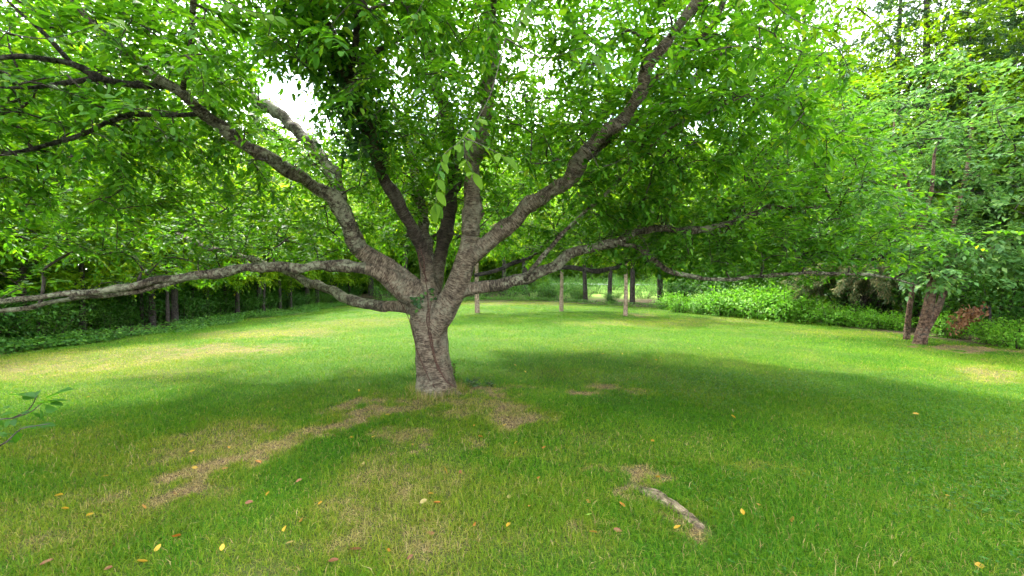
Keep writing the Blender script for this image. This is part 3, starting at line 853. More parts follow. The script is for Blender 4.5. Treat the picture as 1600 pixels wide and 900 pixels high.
def limb_points():
    out = []
    for k, n, s0 in (('J', 300, 1.0), ('J2', 240, .3), ('J4', 150, .8), ('J3', 90, .5), ('A', 160, 1.6), ('B', 160, 1.0), ('C4', 160, .4), ('H', 120, 1.4), ('I', 120, .4), ('E', 100, 2.0), ('F', 110, 1.0), ('F1', 110, .8), ('G', 90, 1.6), ('D', 80, 1.4), ('K', 90, .2), ('Q', 50, .2), ('G1', 110, .2), ('C', 50, 2.2), ('C1', 20, .3), ('C2', 20, .2), ('E', 80, 2.4)):
        P = LIMB3[k][:, :3]
        arc = np.concatenate([[0], np.cumsum(np.linalg.norm(np.diff(P, axis=0), axis=1))])
        P = P[arc > s0]
        p = P[rng.integers(0, len(P), n)] + rng.normal(0, 1, (n, 3)) * [.5, .55, .38] + [0, 0, .12]
        px, py, d = proj(p)
        p = p[(py < ybound(px, d) + 14) & (d > 3.2) & ~(((px - 452) / 50) ** 2 + ((py - 155) / 52) ** 2 < 1)]
        out.append(p)
    return np.vstack(out)
chains = grow(skel_p, skel_r, np.vstack([crown_points(4100), limb_points()]))
tw, lv = twig_leaves(chains, per=5, droop=.24, L=(.06, .12))
lp, la, ln_, lL, lW = lv
px, py, dd = proj(lp + la * lL[:, None] * .5)
front = lp[:, 1] > .6
keep = ~(front & (py > ybound(px, dd) + 22))
keep &= ~(front & (dd < 2.7))
# the big limbs stay largely bare on the side towards the camera
CLEAR = {'A': (0, 8), 'B': (0, 7), 'C': (1, 11), 'D': (0, 5), 'E': (0, 6), 'G': (0, 6), 'H': (0, 12), 'J': (0, 11), 'F': (0, 3), 'J2': (0, 8), 'C1': (0, 6), 'C4': (0, 6), 'C2': (0, 3), 'C3': (0, 3)}
for k, (i0, i1) in CLEAR.items():
    rows = np.array(LIMB[k][i0:i1 + 1], float)
    for a, b in zip(rows[:-1], rows[1:]):
        ab = b[:2] - a[:2]
        t = np.clip(((px - a[0]) * ab[0] + (py - a[1]) * ab[1]) / (ab @ ab), 0, 1)
        dist = np.hypot(px - a[0] - t * ab[0], py - a[1] - t * ab[1])
        w = a[2] + (b[2] - a[2]) * t
        Yl = a[3] + (b[3] - a[3]) * t
        keep &= ~(front & (dist < w * .5 + 6) & (dd < Yl) & (rng.random(len(px)) < (.55 if k in ('A', 'J2', 'E', 'D') else (.9 if k[0] == 'C' else .74))))
lp, la, ln_, lL, lW, dd, px, py = [a[keep] for a in (lp, la, ln_, lL, lW, dd, px, py)]
rnd = np.clip(rng.normal(.45, .22, len(lp)), 0, 1)

# the sprig that hangs close in front of the tree and a few others
SPRIGS = [[(790, 60, 3.0), (765, 150, 2.75), (725, 215, 2.5), (695, 240, 2.4), (685, 280, 2.35), (681, 318, 2.32)],
          [(725, 215, 2.5), (755, 228, 2.4), (790, 245, 2.35)], [(725, 215, 2.5), (728, 250, 2.42), (740, 270, 2.4)],
          [(790, 60, 3.0), (850, 90, 2.9), (910, 75, 2.8), (935, 95, 2.75)],
          [(-60, 30, 2.9), (60, 60, 2.8), (150, 40, 2.7), (180, 30, 2.6)], [(1180, -20, 2.9), (1240, 30, 2.8), (1300, 50, 2.7)],
          [(880, -40, 2.7), (830, 0, 2.6), (810, 40, 2.5)], [(300, -30, 2.8), (370, 10, 2.7), (430, 25, 2.6)],
          [(480, 350, 4.3), (510, 250, 4.4), (500, 200, 4.3)]][:8]
sp_chains, slp, sla, slL = [], [], [], []
for s in SPRIGS:
    pts = spline([at(*p) for p in s], .05)
    sp_chains.append((pts, np.linspace(.005, .0016, len(pts))))
    T = norm(np.gradient(pts, axis=0))
    m = len(pts)
    lo = int(m * (.55 if len(s) > 3 else .1))
    for j in range(lo, m):
        for sg in ((-1, 1) if j % 2 else (1,)):
            sd = norm(np.cross(T[j], [0, 0, 1.0])) * sg * (1 if j % 2 else -1)
            slp.append(pts[j]); sla.append(norm(T[j] * .7 + sd * .8 + [0, 0, -.45] + .25 * rng.normal(size=3))); slL.append(rng.uniform(.07, .112))
    slp.append(pts[-1]); sla.append(norm(T[-1] + [0, 0, -.3])); slL.append(.11)
slp, sla, slL = np.array(slp), np.array(sla), np.array(slL)
lp = np.vstack([lp, slp]); la = np.vstack([la, sla]); lL = np.concatenate([lL, slL]); lW = np.concatenate([lW, slL * .46])
ln_ = np.vstack([ln_, norm(np.array([0, 0, 1.0]) + .35 * rand_unit(len(slp)) + np.array([0, -.5, 0]))])
rnd = np.concatenate([rnd, rng.uniform(.05, .35, len(slp))])
px, py, dd = proj(lp)

# the 300 leaves that show largest are leaves of their own; the mass is one crown
vis = (lp[:, 1] > 1.2) & (px > 5) & (px < 1595) & (py > 5) & (py < 560)
score = np.where(vis, lL / dd, 0)
pick = np.argsort(-score)[:300]
is_ind = np.zeros(len(lp), bool); is_ind[pick] = True
near = (dd < 5.2) & (lp[:, 1] > .8)
g = Geo()
for m, lod in ((~is_ind & near, 1), (~is_ind & ~near, 0)):
    v, t, k = leaf_geo(lp[m], la[m], ln_[m], lL[m], lW[m], lod)
    g.add(v, tris=t, rnd=np.repeat(rnd[m], k))
obj('crown', g.mesh('crown', origin=BASE), M['leaf_main'], tree, kind='stuff')
g = Geo()
add_chain_tubes(g, chains + sp_chains)
add_twigs(g, tw)
obj('twigs', g.mesh('twigs', True, BASE), M['twig'], tree, kind='stuff')
protos = []
for j in range(12):
    cu = rng.uniform(.05, .2)
    a = np.linspace(0, 1, 8)[1:-1]
    half = .5 * np.sin(np.pi * a ** .8) ** .8 * .46
    zc = -cu * a ** 2
    V = [[0, 0, 0]] + [[x_, h_, z_ + .16 * h_] for x_, h_, z_ in zip(a, half, zc)] + [[1, 0, -cu]] + [[x_, -h_, z_ + .16 * h_] for x_, h_, z_ in zip(a[::-1], half[::-1], zc[::-1])] + [[x_, 0, z_ - .01] for x_, z_ in zip(a, zc)]
    V = np.array(V); nA = len(a); mid = 2 * nA + 2
    T = [[0, mid, 1], [0, 2 * nA + 1, mid]]
    for i in range(nA - 1):
        T += [[1 + i, mid + i, mid + i + 1], [1 + i, mid + i + 1, 2 + i], [mid + i, 2 * nA + 1 - i, 2 * nA - i], [mid + i, 2 * nA - i, mid + i + 1]]
    T += [[nA, mid + nA - 1, nA + 1], [mid + nA - 1, nA + 2, nA + 1]]
    me = mesh_np('leaf', V, [np.array(T)], {'rnd': np.full(len(V), .3 + .08 * j if j < 8 else (j - 8) / 3)}, True)
    me.materials.append(M['leaf_main' if j < 8 else 'leaf_young'])
    protos.append(me)
for i in pick:
    me = protos[int(np.clip((rnd[i] - .3) / .08, 0, 7)) if i < len(lp) - len(slp) else 8 + int(i) % 4]
    o = bpy.data.objects.new('leaf', me)
    C.objects.link(o)
    ax = la[i]; sd = norm(np.cross(ln_[i], ax)); up = np.cross(ax, sd)
    mt = Matrix.Identity(4)
    for r_ in range(3):
        mt[r_][0], mt[r_][1], mt[r_][2] = ax[r_] * lL[i], sd[r_] * lL[i], up[r_] * lL[i]
        mt[r_][3] = lp[i][r_] - BASE[r_]
    o.parent = tree
    o.matrix_local = mt

# ------------------------------------------------------------------ vines on the trunk and limbs
def surf(px_, py_, lift=.008):
    o = Vector((0, 0, CAMZ))
    d = (Vector(at(px_, py_, 6.0)) - o).normalized()
    h = trunk_bvh.ray_cast(o, d)
    if h[0] is None:
        h = trunk_bvh.find_nearest(Vector(at(px_, py_, 6.15)))
    return np.array(h[0]) + np.array(h[1]) * lift

def ivy_leaves(centres, n, spread, L=(.05, .09), normal=None):
    c = np.array(centres)
    p = c[rng.integers(0, len(c), n)] + rng.normal(0, 1, (n, 3)) * spread
    ax = norm(rand_unit(n) * [1, .6, 1] + [0, -.2, -.5])
    nr = norm(np.array([0, -1.0, .5]) + .6 * rand_unit(n))
    Ls = rng.uniform(*L, n)
    return leaf_geo(p, ax, nr, Ls, Ls * .85, 1)

def vine(label, paths, leaf_sets, rad, mat_leaf='leaf_dark'):
    base = surf(*paths[0][0])
    e = empty('climbing_vine', base, label, 'vine', 'vines climbing the tree')
    for pth in paths:
        pts = spline([surf(a, b) for a, b in pth], .04)
        pts = pts + rng.normal(0, .003, pts.shape)
        v, q, t, rest = tube(pts, np.linspace(rad, rad * .6, len(pts)), 7, .08, True)
        obj('stem', mesh_np('stem', v - base, [q, t], {'rest': rest}, True), M['vine_stem'], e)
    if leaf_sets:
        g = Geo()
        for cs, n, sp, L in leaf_sets:
            v, t, k = ivy_leaves([surf(a, b, .03) for a, b in cs], n, sp, L)
            g.add(v, tris=t, rnd=np.repeat(rng.random(n), k))
        obj('leaves', g.mesh('leaves', origin=base), M[mat_leaf], e, kind='stuff')
    return e

vine('thick reddish brown vine stem twisting down the middle of the trunk',
     [[(712, 606), (697, 595), (684, 575), (676, 550), (671, 525), (667, 500), (669, 480), (667, 455), (664, 425)], [(700, 600), (688, 580), (679, 555), (674, 525), (671, 498), (673, 470)]],
     [([(654, 470), (658, 476), (650, 468)], 40, .035, (.04, .07)), ([(674, 462), (676, 455)], 22, .03, (.04, .06))], .011)
vine('thin dark vine running down the side of the trunk under the low limbs',
     [[(680, 606), (669, 588), (657, 560), (648, 530), (642, 504), (632, 482), (620, 462), (608, 442), (600, 425)]], [], .008)
vine('vine stem winding up the dark leaning limb above the fork',
     [[(664, 425), (661, 400), (652, 380), (648, 360), (640, 345)], [(668, 440), (655, 405), (656, 385)]], [([(642, 352), (648, 365)], 30, .04, (.05, .08))], .009)

def limb_ivy():
    P = LIMB3['E']
    pxs, pys, ds = proj(P[:, :3])
    sel = (pys < 240) & (pys > -60)
    pts = P[sel]
    base = pts[0][:3]
    e = empty('ivy', base, 'dark ivy clothing the upper part of the leaning limb against bright sky', 'ivy', 'vines climbing the tree')
    g = Geo()
    for ph in (0, 2.5):
        T = norm(np.gradient(pts[:, :3], axis=0))
        u = norm(np.cross(T, [0, 1.0, 0])); w = np.cross(T, u)
        a = np.linspace(0, 9, len(pts)) + ph
        s = pts[:, :3] + (u * np.cos(a)[:, None] + w * np.sin(a)[:, None]) * (pts[:, 3:4] + .005)
        v, q, t, rest = tube(s, .009, 6)
        obj('stem', mesh_np('stem', v - base, [q], {'rest': rest}, True), M['vine_stem'], e)
    n = 1500
    j = rng.integers(0, len(pts), n)
    off = norm(rng.normal(size=(n, 3))) * (pts[j, 3] + np.abs(rng.normal(0, .17, n)))[:, None]
    off[:, 0] -= .10 * rng.random(n)
    p = pts[j, :3] + off
    ax = norm(rand_unit(n) + [0, 0, -.8]); Ls = rng.uniform(.06, .1, n)
    v, t, k = leaf_geo(p, ax, norm(rand_unit(n) + [0, -.7, .3]), Ls, Ls * .8, 1)
    g.add(v, tris=t, rnd=np.repeat(rng.random(n) * .7, k))
    obj('leaves', g.mesh('leaves', origin=base), M['leaf_dark'], e, kind='stuff')
limb_ivy()

def small_plant(name, label, cat, px_, py_, n, spread, L, mat, h=.12, group=None):
    b = onground(px_, py_)
    e = empty(name, b, label, cat, group)
    ns = max(4, n // 8)
    g = Geo(); gl = Geo()
    for i in range(ns):
        a = rng.uniform(0, 6.28); r = spread * rng.random() ** .5
        top = np.array([math.cos(a) * r, math.sin(a) * r, h * rng.uniform(.4, 1.1)])
        pts = spline([[0, 0, -.02], top * [.4, .4, .7], top], .04)
        v, q, t, rest = tube(pts, .003, 5); g.add(v, quads=q, rest=rest)
        m = 8
        jj = rng.integers(len(pts) // 3, len(pts), m)
        p = pts[jj]; ax = norm(rand_unit(m) * [1, 1, .4] + [0, 0, .1]); Ls = rng.uniform(*L, m)
        v, t, k = leaf_geo(p, ax, norm(np.array([0, -.3, 1.0]) + .4 * rand_unit(m)), Ls, Ls * .7, 1)
        gl.add(v, tris=t, rnd=np.repeat(rng.random(m), k))
    obj('stem', g.mesh('stem', True), M['vine_stem'], e)
    obj('leaves', gl.mesh('leaves'), M[mat], e, kind='stuff')
small_plant('ivy', 'low dark ivy clump rooted against the foot of the trunk', 'ivy', 733, 604, 110, .20, (.04, .075), 'leaf_dark', .10)
small_plant('ivy', 'single small tuft of ivy on bare soil beside the trunk foot', 'ivy', 768, 604, 40, .09, (.03, .05), 'leaf_dark', .06)
small_plant('seedling', 'bright green seedling standing against the shaded side of the trunk', 'seedling', 710, 600, 40, .07, (.05, .08), 'leaf_bright', .36)

# ------------------------------------------------------------------ exposed root in the lawn
def exposed_root():
    b = onground(1008, 768)
    pts = [onground(a, c) for a, c in ((985, 757), (1012, 768), (1040, 784), (1066, 802), (1090, 820), (1108, 836))]
    rr = [.03, .065, .078, .058, .042, .02]
    zz = [-.05, -.025, -.03, -.025, -.026, -.035]
    P = spline([[p[0], p[1], p[2] + z, r] for p, r, z in zip(pts, rr, zz)], .02)
    P[:, :3] += rng.normal(0, .004, (len(P), 3)); v, q, t, rest = tube(P[:, :3], P[:, 3], 18, .16, True, 2.0)
    g0 = gz(v[:, 0], v[:, 1]); v[:, 2] = g0 + (v[:, 2] - g0) * .7
    obj('exposed_root', mesh_np('exposed_root', v, [q, t], {'rest': rest}, True), M['bark_root'],
        label='knobbly grey surface root breaking through the grass among dry straw', category='root')
exposed_root()

# ------------------------------------------------------------------ fallen leaves
FALL = [(234, 613, 0), (140, 622, 0), (300, 734, 0), (357, 734, 1), (171, 746, 0), (277, 778, 1), (383, 793, 2), (108, 801, 0), (134, 812, 0), (283, 844, 1), (241, 869, 0), (346, 867, 0), (230, 885, 0), (62, 892, 2), (163, 897, 2), (382, 684, 0), (359, 705, 0), (295, 711, 0), (228, 799, 1), (99, 778, 0),
        (497, 793, 0), (420, 773, 0), (473, 816, 1), (607, 870, 1), (636, 880, 2), (679, 839, 2), (689, 793, 1), (678, 776, 0), (656, 792, 3), (742, 824, 1), (665, 820, 2), (610, 651, 0), (560, 616, 0), (408, 728, 1), (462, 758, 2), (446, 858, 3), (754, 687, 1), (785, 667, 0), (740, 669, 0), (645, 700, 0), (566, 727, 3), (547, 686, 0), (580, 687, 0), (792, 783, 3), (797, 825, 0), (717, 740, 2),
        (852, 609, 0), (857, 629, 3), (1017, 692, 0), (803, 697, 0), (847, 705, 1), (1031, 752, 0), (916, 786, 1), (977, 799, 1), (934, 837, 1), (1053, 832, 0), (1186, 794, 1), (1162, 813, 0), (828, 794, 1), (873, 858, 3), (1112, 657, 0), (1149, 658, 0), (840, 754, 1), (958, 834, 2),
        (1238, 813, 1), (1426, 650, 0), (1487, 782, 0), (1522, 889, 0), (1233, 578, 0), (1532, 565, 2), (422, 583, 0), (1027, 565, 0), (940, 555, 0), (972, 556, 0), (983, 577, 3), (822, 584, 0), (807, 573, 0)]
SPECIAL = [(699, 748, 0, .08, 'bright yellow fallen leaf standing upright in the grass in front of the trunk'), (445, 829, 0, .06, 'large golden fallen leaf near the lower edge of the lawn in view'),
           (566, 863, 2, .08, 'long curled orange brown fallen leaf in dry grass'), (529, 885, 2, .06, 'crumpled brown fallen leaf close to the bottom edge'), (925, 809, 4, .05, 'lime green fallen leaf lying between orange ones')]
fcol = [((.38, .21, .012), (.46, .30, .025)), ((.33, .12, .015), (.40, .19, .035)), ((.14, .055, .018), (.20, .09, .035)), ((.27, .20, .05), (.32, .25, .08)), ((.25, .45, .05), (.35, .55, .08))]
fname = ['yellow', 'orange', 'brown', 'straw', 'green']
fmesh = {}
for c, (c0, c1) in enumerate(fcol):
    mt = leaf_mat('fallen_' + fname[c].split()[0], [(0, c0), (1, c1)], (1.1, 1.0, .7), .25, .5, .3)
    for j in range(3):
        a = np.linspace(0, 1, 9)[1:-1]
        half = .26 * np.sin(np.pi * a ** .85) ** .8
        cu = (.15, .5, -.2)[j]; fold = (.3, .8, .1)[j]
        zc = cu * (a - .5) ** 2
        V = [[0, 0, cu * .25]] + [[x_, h_, z_ + fold * h_] for x_, h_, z_ in zip(a, half, zc)] + [[1, 0, cu * .25]] + [[x_, -h_, z_ + fold * h_] for x_, h_, z_ in zip(a[::-1], half[::-1], zc[::-1])] + [[x_, 0, z_] for x_, z_ in zip(a, zc)]
        nA = len(a); mid = 2 * nA + 2
        T = [[0, mid, 1], [0, 2 * nA + 1, mid]]
        for i in range(nA - 1):
            T += [[1 + i, mid + i, mid + i + 1], [1 + i, mid + i + 1, 2 + i], [mid + i, 2 * nA + 1 - i, 2 * nA - i], [mid + i, 2 * nA - i, mid + i + 1]]
        T += [[nA, mid + nA - 1, nA + 1], [mid + nA - 1, nA + 2, nA + 1]]
        me = mesh_np('fallen_leaf', np.array(V), [np.array(T)], {'rnd': np.full(len(V), j / 2)}, True)
        me.materials.append(mt)
        fmesh[c, j] = me
def fallen(px_, py_, c, L, label, up=None):
    p = onground(px_, py_)
    o = obj('fallen_leaf', fmesh[c, int(rng.integers(0, 3))])
    o.location = (p[0], p[1], p[2] + rng.uniform(.018, .032))
    o.scale = (L, L, L)
    o.rotation_euler = (rng.uniform(-.3, .9), rng.uniform(-.5, .2) if up is None else up, rng.uniform(0, 6.28))
    o['label'], o['category'], o['group'] = label, 'leaf', 'fallen leaves on the lawn'
seen_f = {}
for a, b, c in sorted(FALL):
    place_f = 'far out on the lawn' if b < 600 else ('in the grass left of the trunk' if a < 400 else ('in the grass below the trunk' if a < 800 else 'in the greener grass right of the trunk'))
    seen_f[c, place_f] = seen_f.get((c, place_f), 0) + 1
    fallen(a, b, c, rng.uniform(.040, .062), '%s fallen leaf %s, %s from the left there' % (fname[c], place_f, ORD[seen_f[c, place_f] - 1]))
for a, b, c, L, lab in SPECIAL:
    fallen(a, b, c, L, lab, -1.2 if 'upright' in lab else None)

# ------------------------------------------------------------------ shrub whose twig tips reach in at the left
def near_shrub():
    base = np.array([-3.1, 1.75, float(gz(-3.1, 1.75))])
    e = empty('shrub', base, 'dark leafy twig tips reaching in from the left edge over the lawn', 'shrub')
    paths = [[base, base + [.15, .02, .6], at(-70, 668, 1.85), at(0, 655, 1.85), at(22, 653, 1.85), at(47, 644, 1.84), at(57, 637, 1.84), at(70, 626, 1.83)],
             [base, base + [.2, 0, .55], at(-60, 712, 1.82), at(0, 696, 1.8), at(18, 683, 1.8), at(33, 670, 1.8), at(58, 665, 1.79), at(78, 662, 1.78)],
             [at(20, 653, 1.85), at(45, 640, 1.83), at(57, 620, 1.82)]]
    LV = [(58, 622, 16, 611, .07), (58, 622, 33, 616, .06), (56, 618, 62, 609, .04), (74, 622, 110, 604, .105), (55, 632, 105, 621, .13), (78, 629, 98, 632, .06), (62, 638, 66, 655, .05), (70, 638, 86, 640, .04), (50, 645, 72, 656, .05), (58, 665, 86, 663, .08), (30, 668, 55, 666, .07), (28, 675, 24, 690, .05), (25, 676, 34, 688, .04), (20, 680, 4, 676, .05), (8, 690, 22, 690, .04), (0, 640, 18, 633, .07), (-4, 652, 18, 643, .07), (14, 655, 8, 668, .05), (20, 655, 22, 664, .04), (-6, 672, 8, 668, .06), (47, 643, 32, 646, .05), (-10, 655, 6, 664, .06), (-2, 676, 10, 681, .05), (62, 662, 70, 668, .04)]
    g = Geo()
    for p in paths:
        P = spline(p, .05)
        v, q, t, rest = tube(P, np.linspace(.009 if p[0] is base else .003, .0016, len(P)), 6)
        g.add(v - base, quads=q, rest=rest)
    obj('stem', g.mesh('stem', True), M['twig'], e)
    for i, (a, b, c, d, L) in enumerate(LV):
        p0, p1 = at(a, b, 1.83), at(c, d, 1.83 + rng.uniform(-.03, .03))
        ax = norm(p1 - p0)
        v, t, k = leaf_geo([p0 - base], [ax], [norm(np.array([.1, -.35, 1.0]) + .3 * rng.normal(size=3))], [np.linalg.norm(p1 - p0) * 1.05], [np.linalg.norm(p1 - p0) * .55], 1)
        obj('leaf', mesh_np('leaf', v, [t], {'rnd': np.full(k, rng.random() * .3)}), M['leaf_main'], e)
near_shrub()

# ------------------------------------------------------------------ kinds of trees and shrubs round the lawn
def broad_tree(name, H, Rr, hb, nat, leaf, seed, bark, leafm, r=.14, low=.25, lean=(0, 0), label='', cat='tree', group=None):
    global rng
    keep_rng = rng
    rng = np.random.default_rng(seed)
    sk = [[0, 0, -.15, r * 1.3], [lean[0] * .15, lean[1] * .15, H * .18, r], [lean[0] * .5 + rng.normal(0, .1), lean[1] * .5, H * .5, r * .72], [lean[0] * .8, lean[1] * .8, H * .75, r * .42], [lean[0], lean[1], H * .93, r * .12]]
    P = spline(sk, .2)
    g = Geo()
    v, q, t, rest = tube(P[:, :3], P[:, 3], 10, .06, False, seed); g.add(v, quads=q, rest=rest)
    pts, rads = [P[:, :3]], [P[:, 3]]
    nb = 9
    for i in range(nb):
        f = rng.uniform(low, .8); j = int(f * len(P)); s = P[j]
        a = i * 2.4 + rng.uniform(-.4, .4); ln = Rr * rng.uniform(.55, .9) * (1.1 - .4 * f)
        d = np.array([math.cos(a), math.sin(a), 0])
        B = spline([[*s[:3], s[3] * .6], [*(s[:3] + d * ln * .5 + [0, 0, ln * .35]), s[3] * .4], [*(s[:3] + d * ln + [0, 0, ln * .55]), s[3] * .12]], .2)
        v, q, t, rest = tube(B[:, :3], B[:, 3], 7, .05, False, seed + i); g.add(v, quads=q, rest=rest)
        pts.append(B[:, :3]); rads.append(B[:, 3])
    skp, skr = np.vstack(pts), np.concatenate(rads)
    at_ = []
    while len(at_) < nat:
        p = np.array([rng.uniform(-1, 1), rng.uniform(-1, 1), rng.uniform(-1, 1)])
        rr = np.linalg.norm(p)
        if rr > 1 or rng.random() > .25 + .75 * rr: continue
        z = hb + (H - hb) * (p[2] + 1) / 2
        w = Rr * (1 + .18 * math.sin(3 * math.atan2(p[1], p[0]) + seed + p[2] * 4))
        at_.append([p[0] * w + lean[0] * z / H, p[1] * w + lean[1] * z / H, z])
    ch = grow(skp, skr, np.array(at_), .22, .004)
    tw_, (p, a, n_, L, W) = twig_leaves(ch, per=5, tw_len=(.25, .5), gap=.062, L=(leaf * .8, leaf * 1.25), ratio=.62, droop=.3, span=1.0)
    for pts_, r_ in ch:
        if r_[0] > .009:
            v, q, t, rest = tube(pts_, r_, 5); g.add(v, quads=q, rest=rest)
    gl = Geo()
    v, t, k = leaf_geo(p, a, n_, L, W, 0)
    # leaf tone varies at random over the whole crown
    gl.add(v, tris=t, rnd=np.repeat(np.clip(rng.normal(.45, .2, len(p)), 0, 1), k))
    e = empty(name, (0, 0, 0), label, cat, group)
    obj('trunk', g.mesh('trunk', True), M[bark], e)
    obj('crown', gl.mesh('crown'), M[leafm], e)
    rng = keep_rng
    return e

def pine_tree(name, H, Rr, hb, seed, label, needle='needle', bark='bark_dark', group=None, r=.2):
    global rng
    keep_rng = rng
    rng = np.random.default_rng(seed)
    g, gl = Geo(), Geo()
    P = spline([[0, 0, -.15, r * 1.2], [.1, 0, H * .3, r], [0, .1, H * .7, r * .5], [.05, 0, H, .02]], .3)
    v, q, t, rest = tube(P[:, :3], P[:, 3], 9, .05, False, seed); g.add(v, quads=q, rest=rest)
    cl, cd = [], []
    z = hb
    while z < H - .2:
        f = (z - hb) / (H - hb)
        for a in np.arange(0, 6.28, 1.05) + rng.uniform(0, 6):
            ln = Rr * (1 - f) ** .7 * rng.uniform(.6, 1.1) + .3
            d = np.array([math.cos(a), math.sin(a), 0])
            B = spline([[0, 0, z], d * ln * .5 + [0, 0, z + .05 * ln], d * ln + [0, 0, z - .12 * ln]], .15)
            v, q, t, rest = tube(B, np.linspace(.03 * (1 - f) + .01, .005, len(B)), 5); g.add(v, quads=q, rest=rest)
            m = int(16 * ln)
            j = rng.integers(len(B) // 4, len(B), m)
            side = norm(np.cross(d, [0, 0, 1.0]))
            off = side[None] * (rng.uniform(-.35, .35, m) * ln * .35)[:, None] + np.array([0, 0, 1.0]) * rng.normal(0, .07, m)[:, None]
            cl.append(B[j] + off); cd.append(norm(d[None] + .8 * off / (np.abs(off).max() + 1e-6) + [0, 0, .15]))
        z += rng.uniform(.32, .55)
    cl, cd = np.concatenate(cl), np.concatenate(cd)
    k_ = 12
    p = np.repeat(cl, k_, 0); dd_ = np.repeat(cd, k_, 0)
    ax = norm(dd_ + .85 * rand_unit(len(p)))
    L = rng.uniform(.12, .22, len(p))
    v, t, k = leaf_geo(p, ax, rand_unit(len(p)), L, np.full(len(p), .016), 0, .05)
    gl.add(v, tris=t, rnd=np.repeat(np.clip(rng.normal(.5, .2, len(p)), 0, 1), k))
    e = empty(name, (0, 0, 0), label, 'tree', group)
    obj('trunk', g.mesh('trunk', True), M[bark], e)
    obj('crown', gl.mesh('crown'), M[needle], e)
    rng = keep_rng
    return e

def shrub(name, H, Rr, n, leaf, seed, leafm, label, group=None, ratio=.55, upright=.4):
    global rng
    keep_rng = rng
    rng = np.random.default_rng(seed)
    g, gl = Geo(), Geo()
    ns = 26
    for i in range(ns):
        a = rng.uniform(0, 6.28); rr = Rr * rng.random() ** .5
        top = np.array([math.cos(a) * rr, math.sin(a) * rr, H * (1 - .45 * (rr / Rr) ** 2) * rng.uniform(.75, 1.08)])
        b = np.array([math.cos(a) * rr * .35, math.sin(a) * rr * .35, -.05])
        P = spline([b, (b + top) / 2 * [.85, .85, 1.1], top], .1)
        v, q, t, rest = tube(P, np.linspace(.014, .004, len(P)), 5); g.add(v, quads=q, rest=rest)
        m = n // ns
        f = rng.random(m) ** .7
        j = np.clip((f * len(P)).astype(int), 0, len(P) - 1)
        p = P[j] + rng.normal(0, .10 + .06 * Rr, (m, 3)) * [1, 1, .8]
        p[:, 2] = np.maximum(p[:, 2], .03)
        out = norm((p - [0, 0, H * .3]) * [1, 1, .5])
        ax = norm(out * .8 + rand_unit(m) * .8 + [0, 0, -.15])
        L = rng.uniform(leaf * .7, leaf * 1.3, m)
        v, t, k = leaf_geo(p, ax, norm(np.array([0, 0, 1.0]) + upright * out + .4 * rand_unit(m)), L, L * ratio, 0)
        gl.add(v, tris=t, rnd=np.repeat(np.clip(rng.normal(.45, .22, m), 0, 1), k))
    e = empty(name, (0, 0, 0), label, 'shrub', group)
    obj('stems', g.mesh('stems', True), M['twig'], e)
    obj('leaves', gl.mesh('leaves'), M[leafm], e, kind='stuff')
    rng = keep_rng
    return e

GL = 'trees of the wood beside the lawn'
T1 = broad_tree('wood_tree', 10.5, 3.4, 2.6, 330, .14, 101, 'bark_dark', 'leaf_tree', .13)
T2 = broad_tree('wood_tree', 12.5, 3.8, 3.0, 340, .145, 102, 'bark_dark', 'leaf_tree', .16, lean=(.6, .2))
T3 = broad_tree('wood_tree', 8.0, 2.9, 1.35, 360, .135, 103, 'bark_dark', 'leaf_sun', .09)
T4 = broad_tree('young_tree', 6.2, 2.3, 2.2, 200, .13, 104, 'bark_pale', 'leaf_tree', .085, low=.42, lean=(-.15, .1))
T5 = broad_tree('slim_tree', 7.0, 1.7, 2.9, 110, .13, 110, 'bark_dark', 'leaf_tree', .06, low=.45, lean=(.3, -.2))
P1 = pine_tree('pine_tree', 15, 3.6, 3.0, 105, '')
P2 = pine_tree('pine_tree', 11, 3.0, 1.2, 106, '')
S1 = shrub('shrub', 1.7, 1.25, 2600, .11, 107, 'leaf_shrub', '')
S2 = shrub('weed_shrub', 1.15, 1.0, 1500, .13, 108, 'leaf_bright', '', ratio=.5)
S3 = shrub('undergrowth_shrub', .8, 1.3, 1800, .075, 109, 'leaf_shrub', '')
used = set()
def place(src, x, y, rz, sc, label, group, scz=None):
    loc = (x, y, float(gz(x, y)) - .02)
    if src.name not in used:
        used.add(src.name)
        src.location, src.rotation_euler, src.scale = loc, (0, 0, rz), (sc, sc, scz or sc)
        src['label'], src['group'] = label, group
        return src
    return copy_tree(src, loc, rz, sc, label, group, scz)

r2 = np.random.default_rng(5)
def u(a, b): return float(r2.uniform(a, b))
# left of the lawn: a shaded wood with slim dark trunks
for i, y in enumerate(np.arange(5.0, 41, 1.9)):
    place(T3 if int(y * 10) % 3 else T1, -14.3 + u(-.5, .5), y + u(-.6, .6), u(0, 6.2), u(.85, 1.1), '%s slim dark trunk from the near end of the row edging the left wood' % ORD[i], GL)
for i, y in enumerate(np.arange(6.5, 42, 3.4)):
    place(T1 if int(y * 10) % 2 else T2, -17.6 + u(-.9, .9), y + u(-.8, .8), u(0, 6.2), u(.85, 1.05), '%s taller tree from the near end, second row deep in the left wood' % ORD[i], GL)
for i, y in enumerate(np.arange(8, 44, 5)):
    place(T2, -22.5 + u(-1.5, 1.5), y + u(-1, 1), u(0, 6.2), u(1.3, 1.55), '%s tall tree from the near end, back row of the left wood' % ORD[i], GL)
for i, (px_, Y) in enumerate(((222, 17), (262, 16.5), (300, 21), (352, 24), (412, 24), (455, 27), (498, 31))):
    p = at(px_, 480, Y)
    place(T5, min(p[0], -12.9), Y, u(0, 6), u(.9, 1.15), '%s very thin bare stem from the left among the trunks of the left wood' % ORD[i], 'thin stems in the left wood')
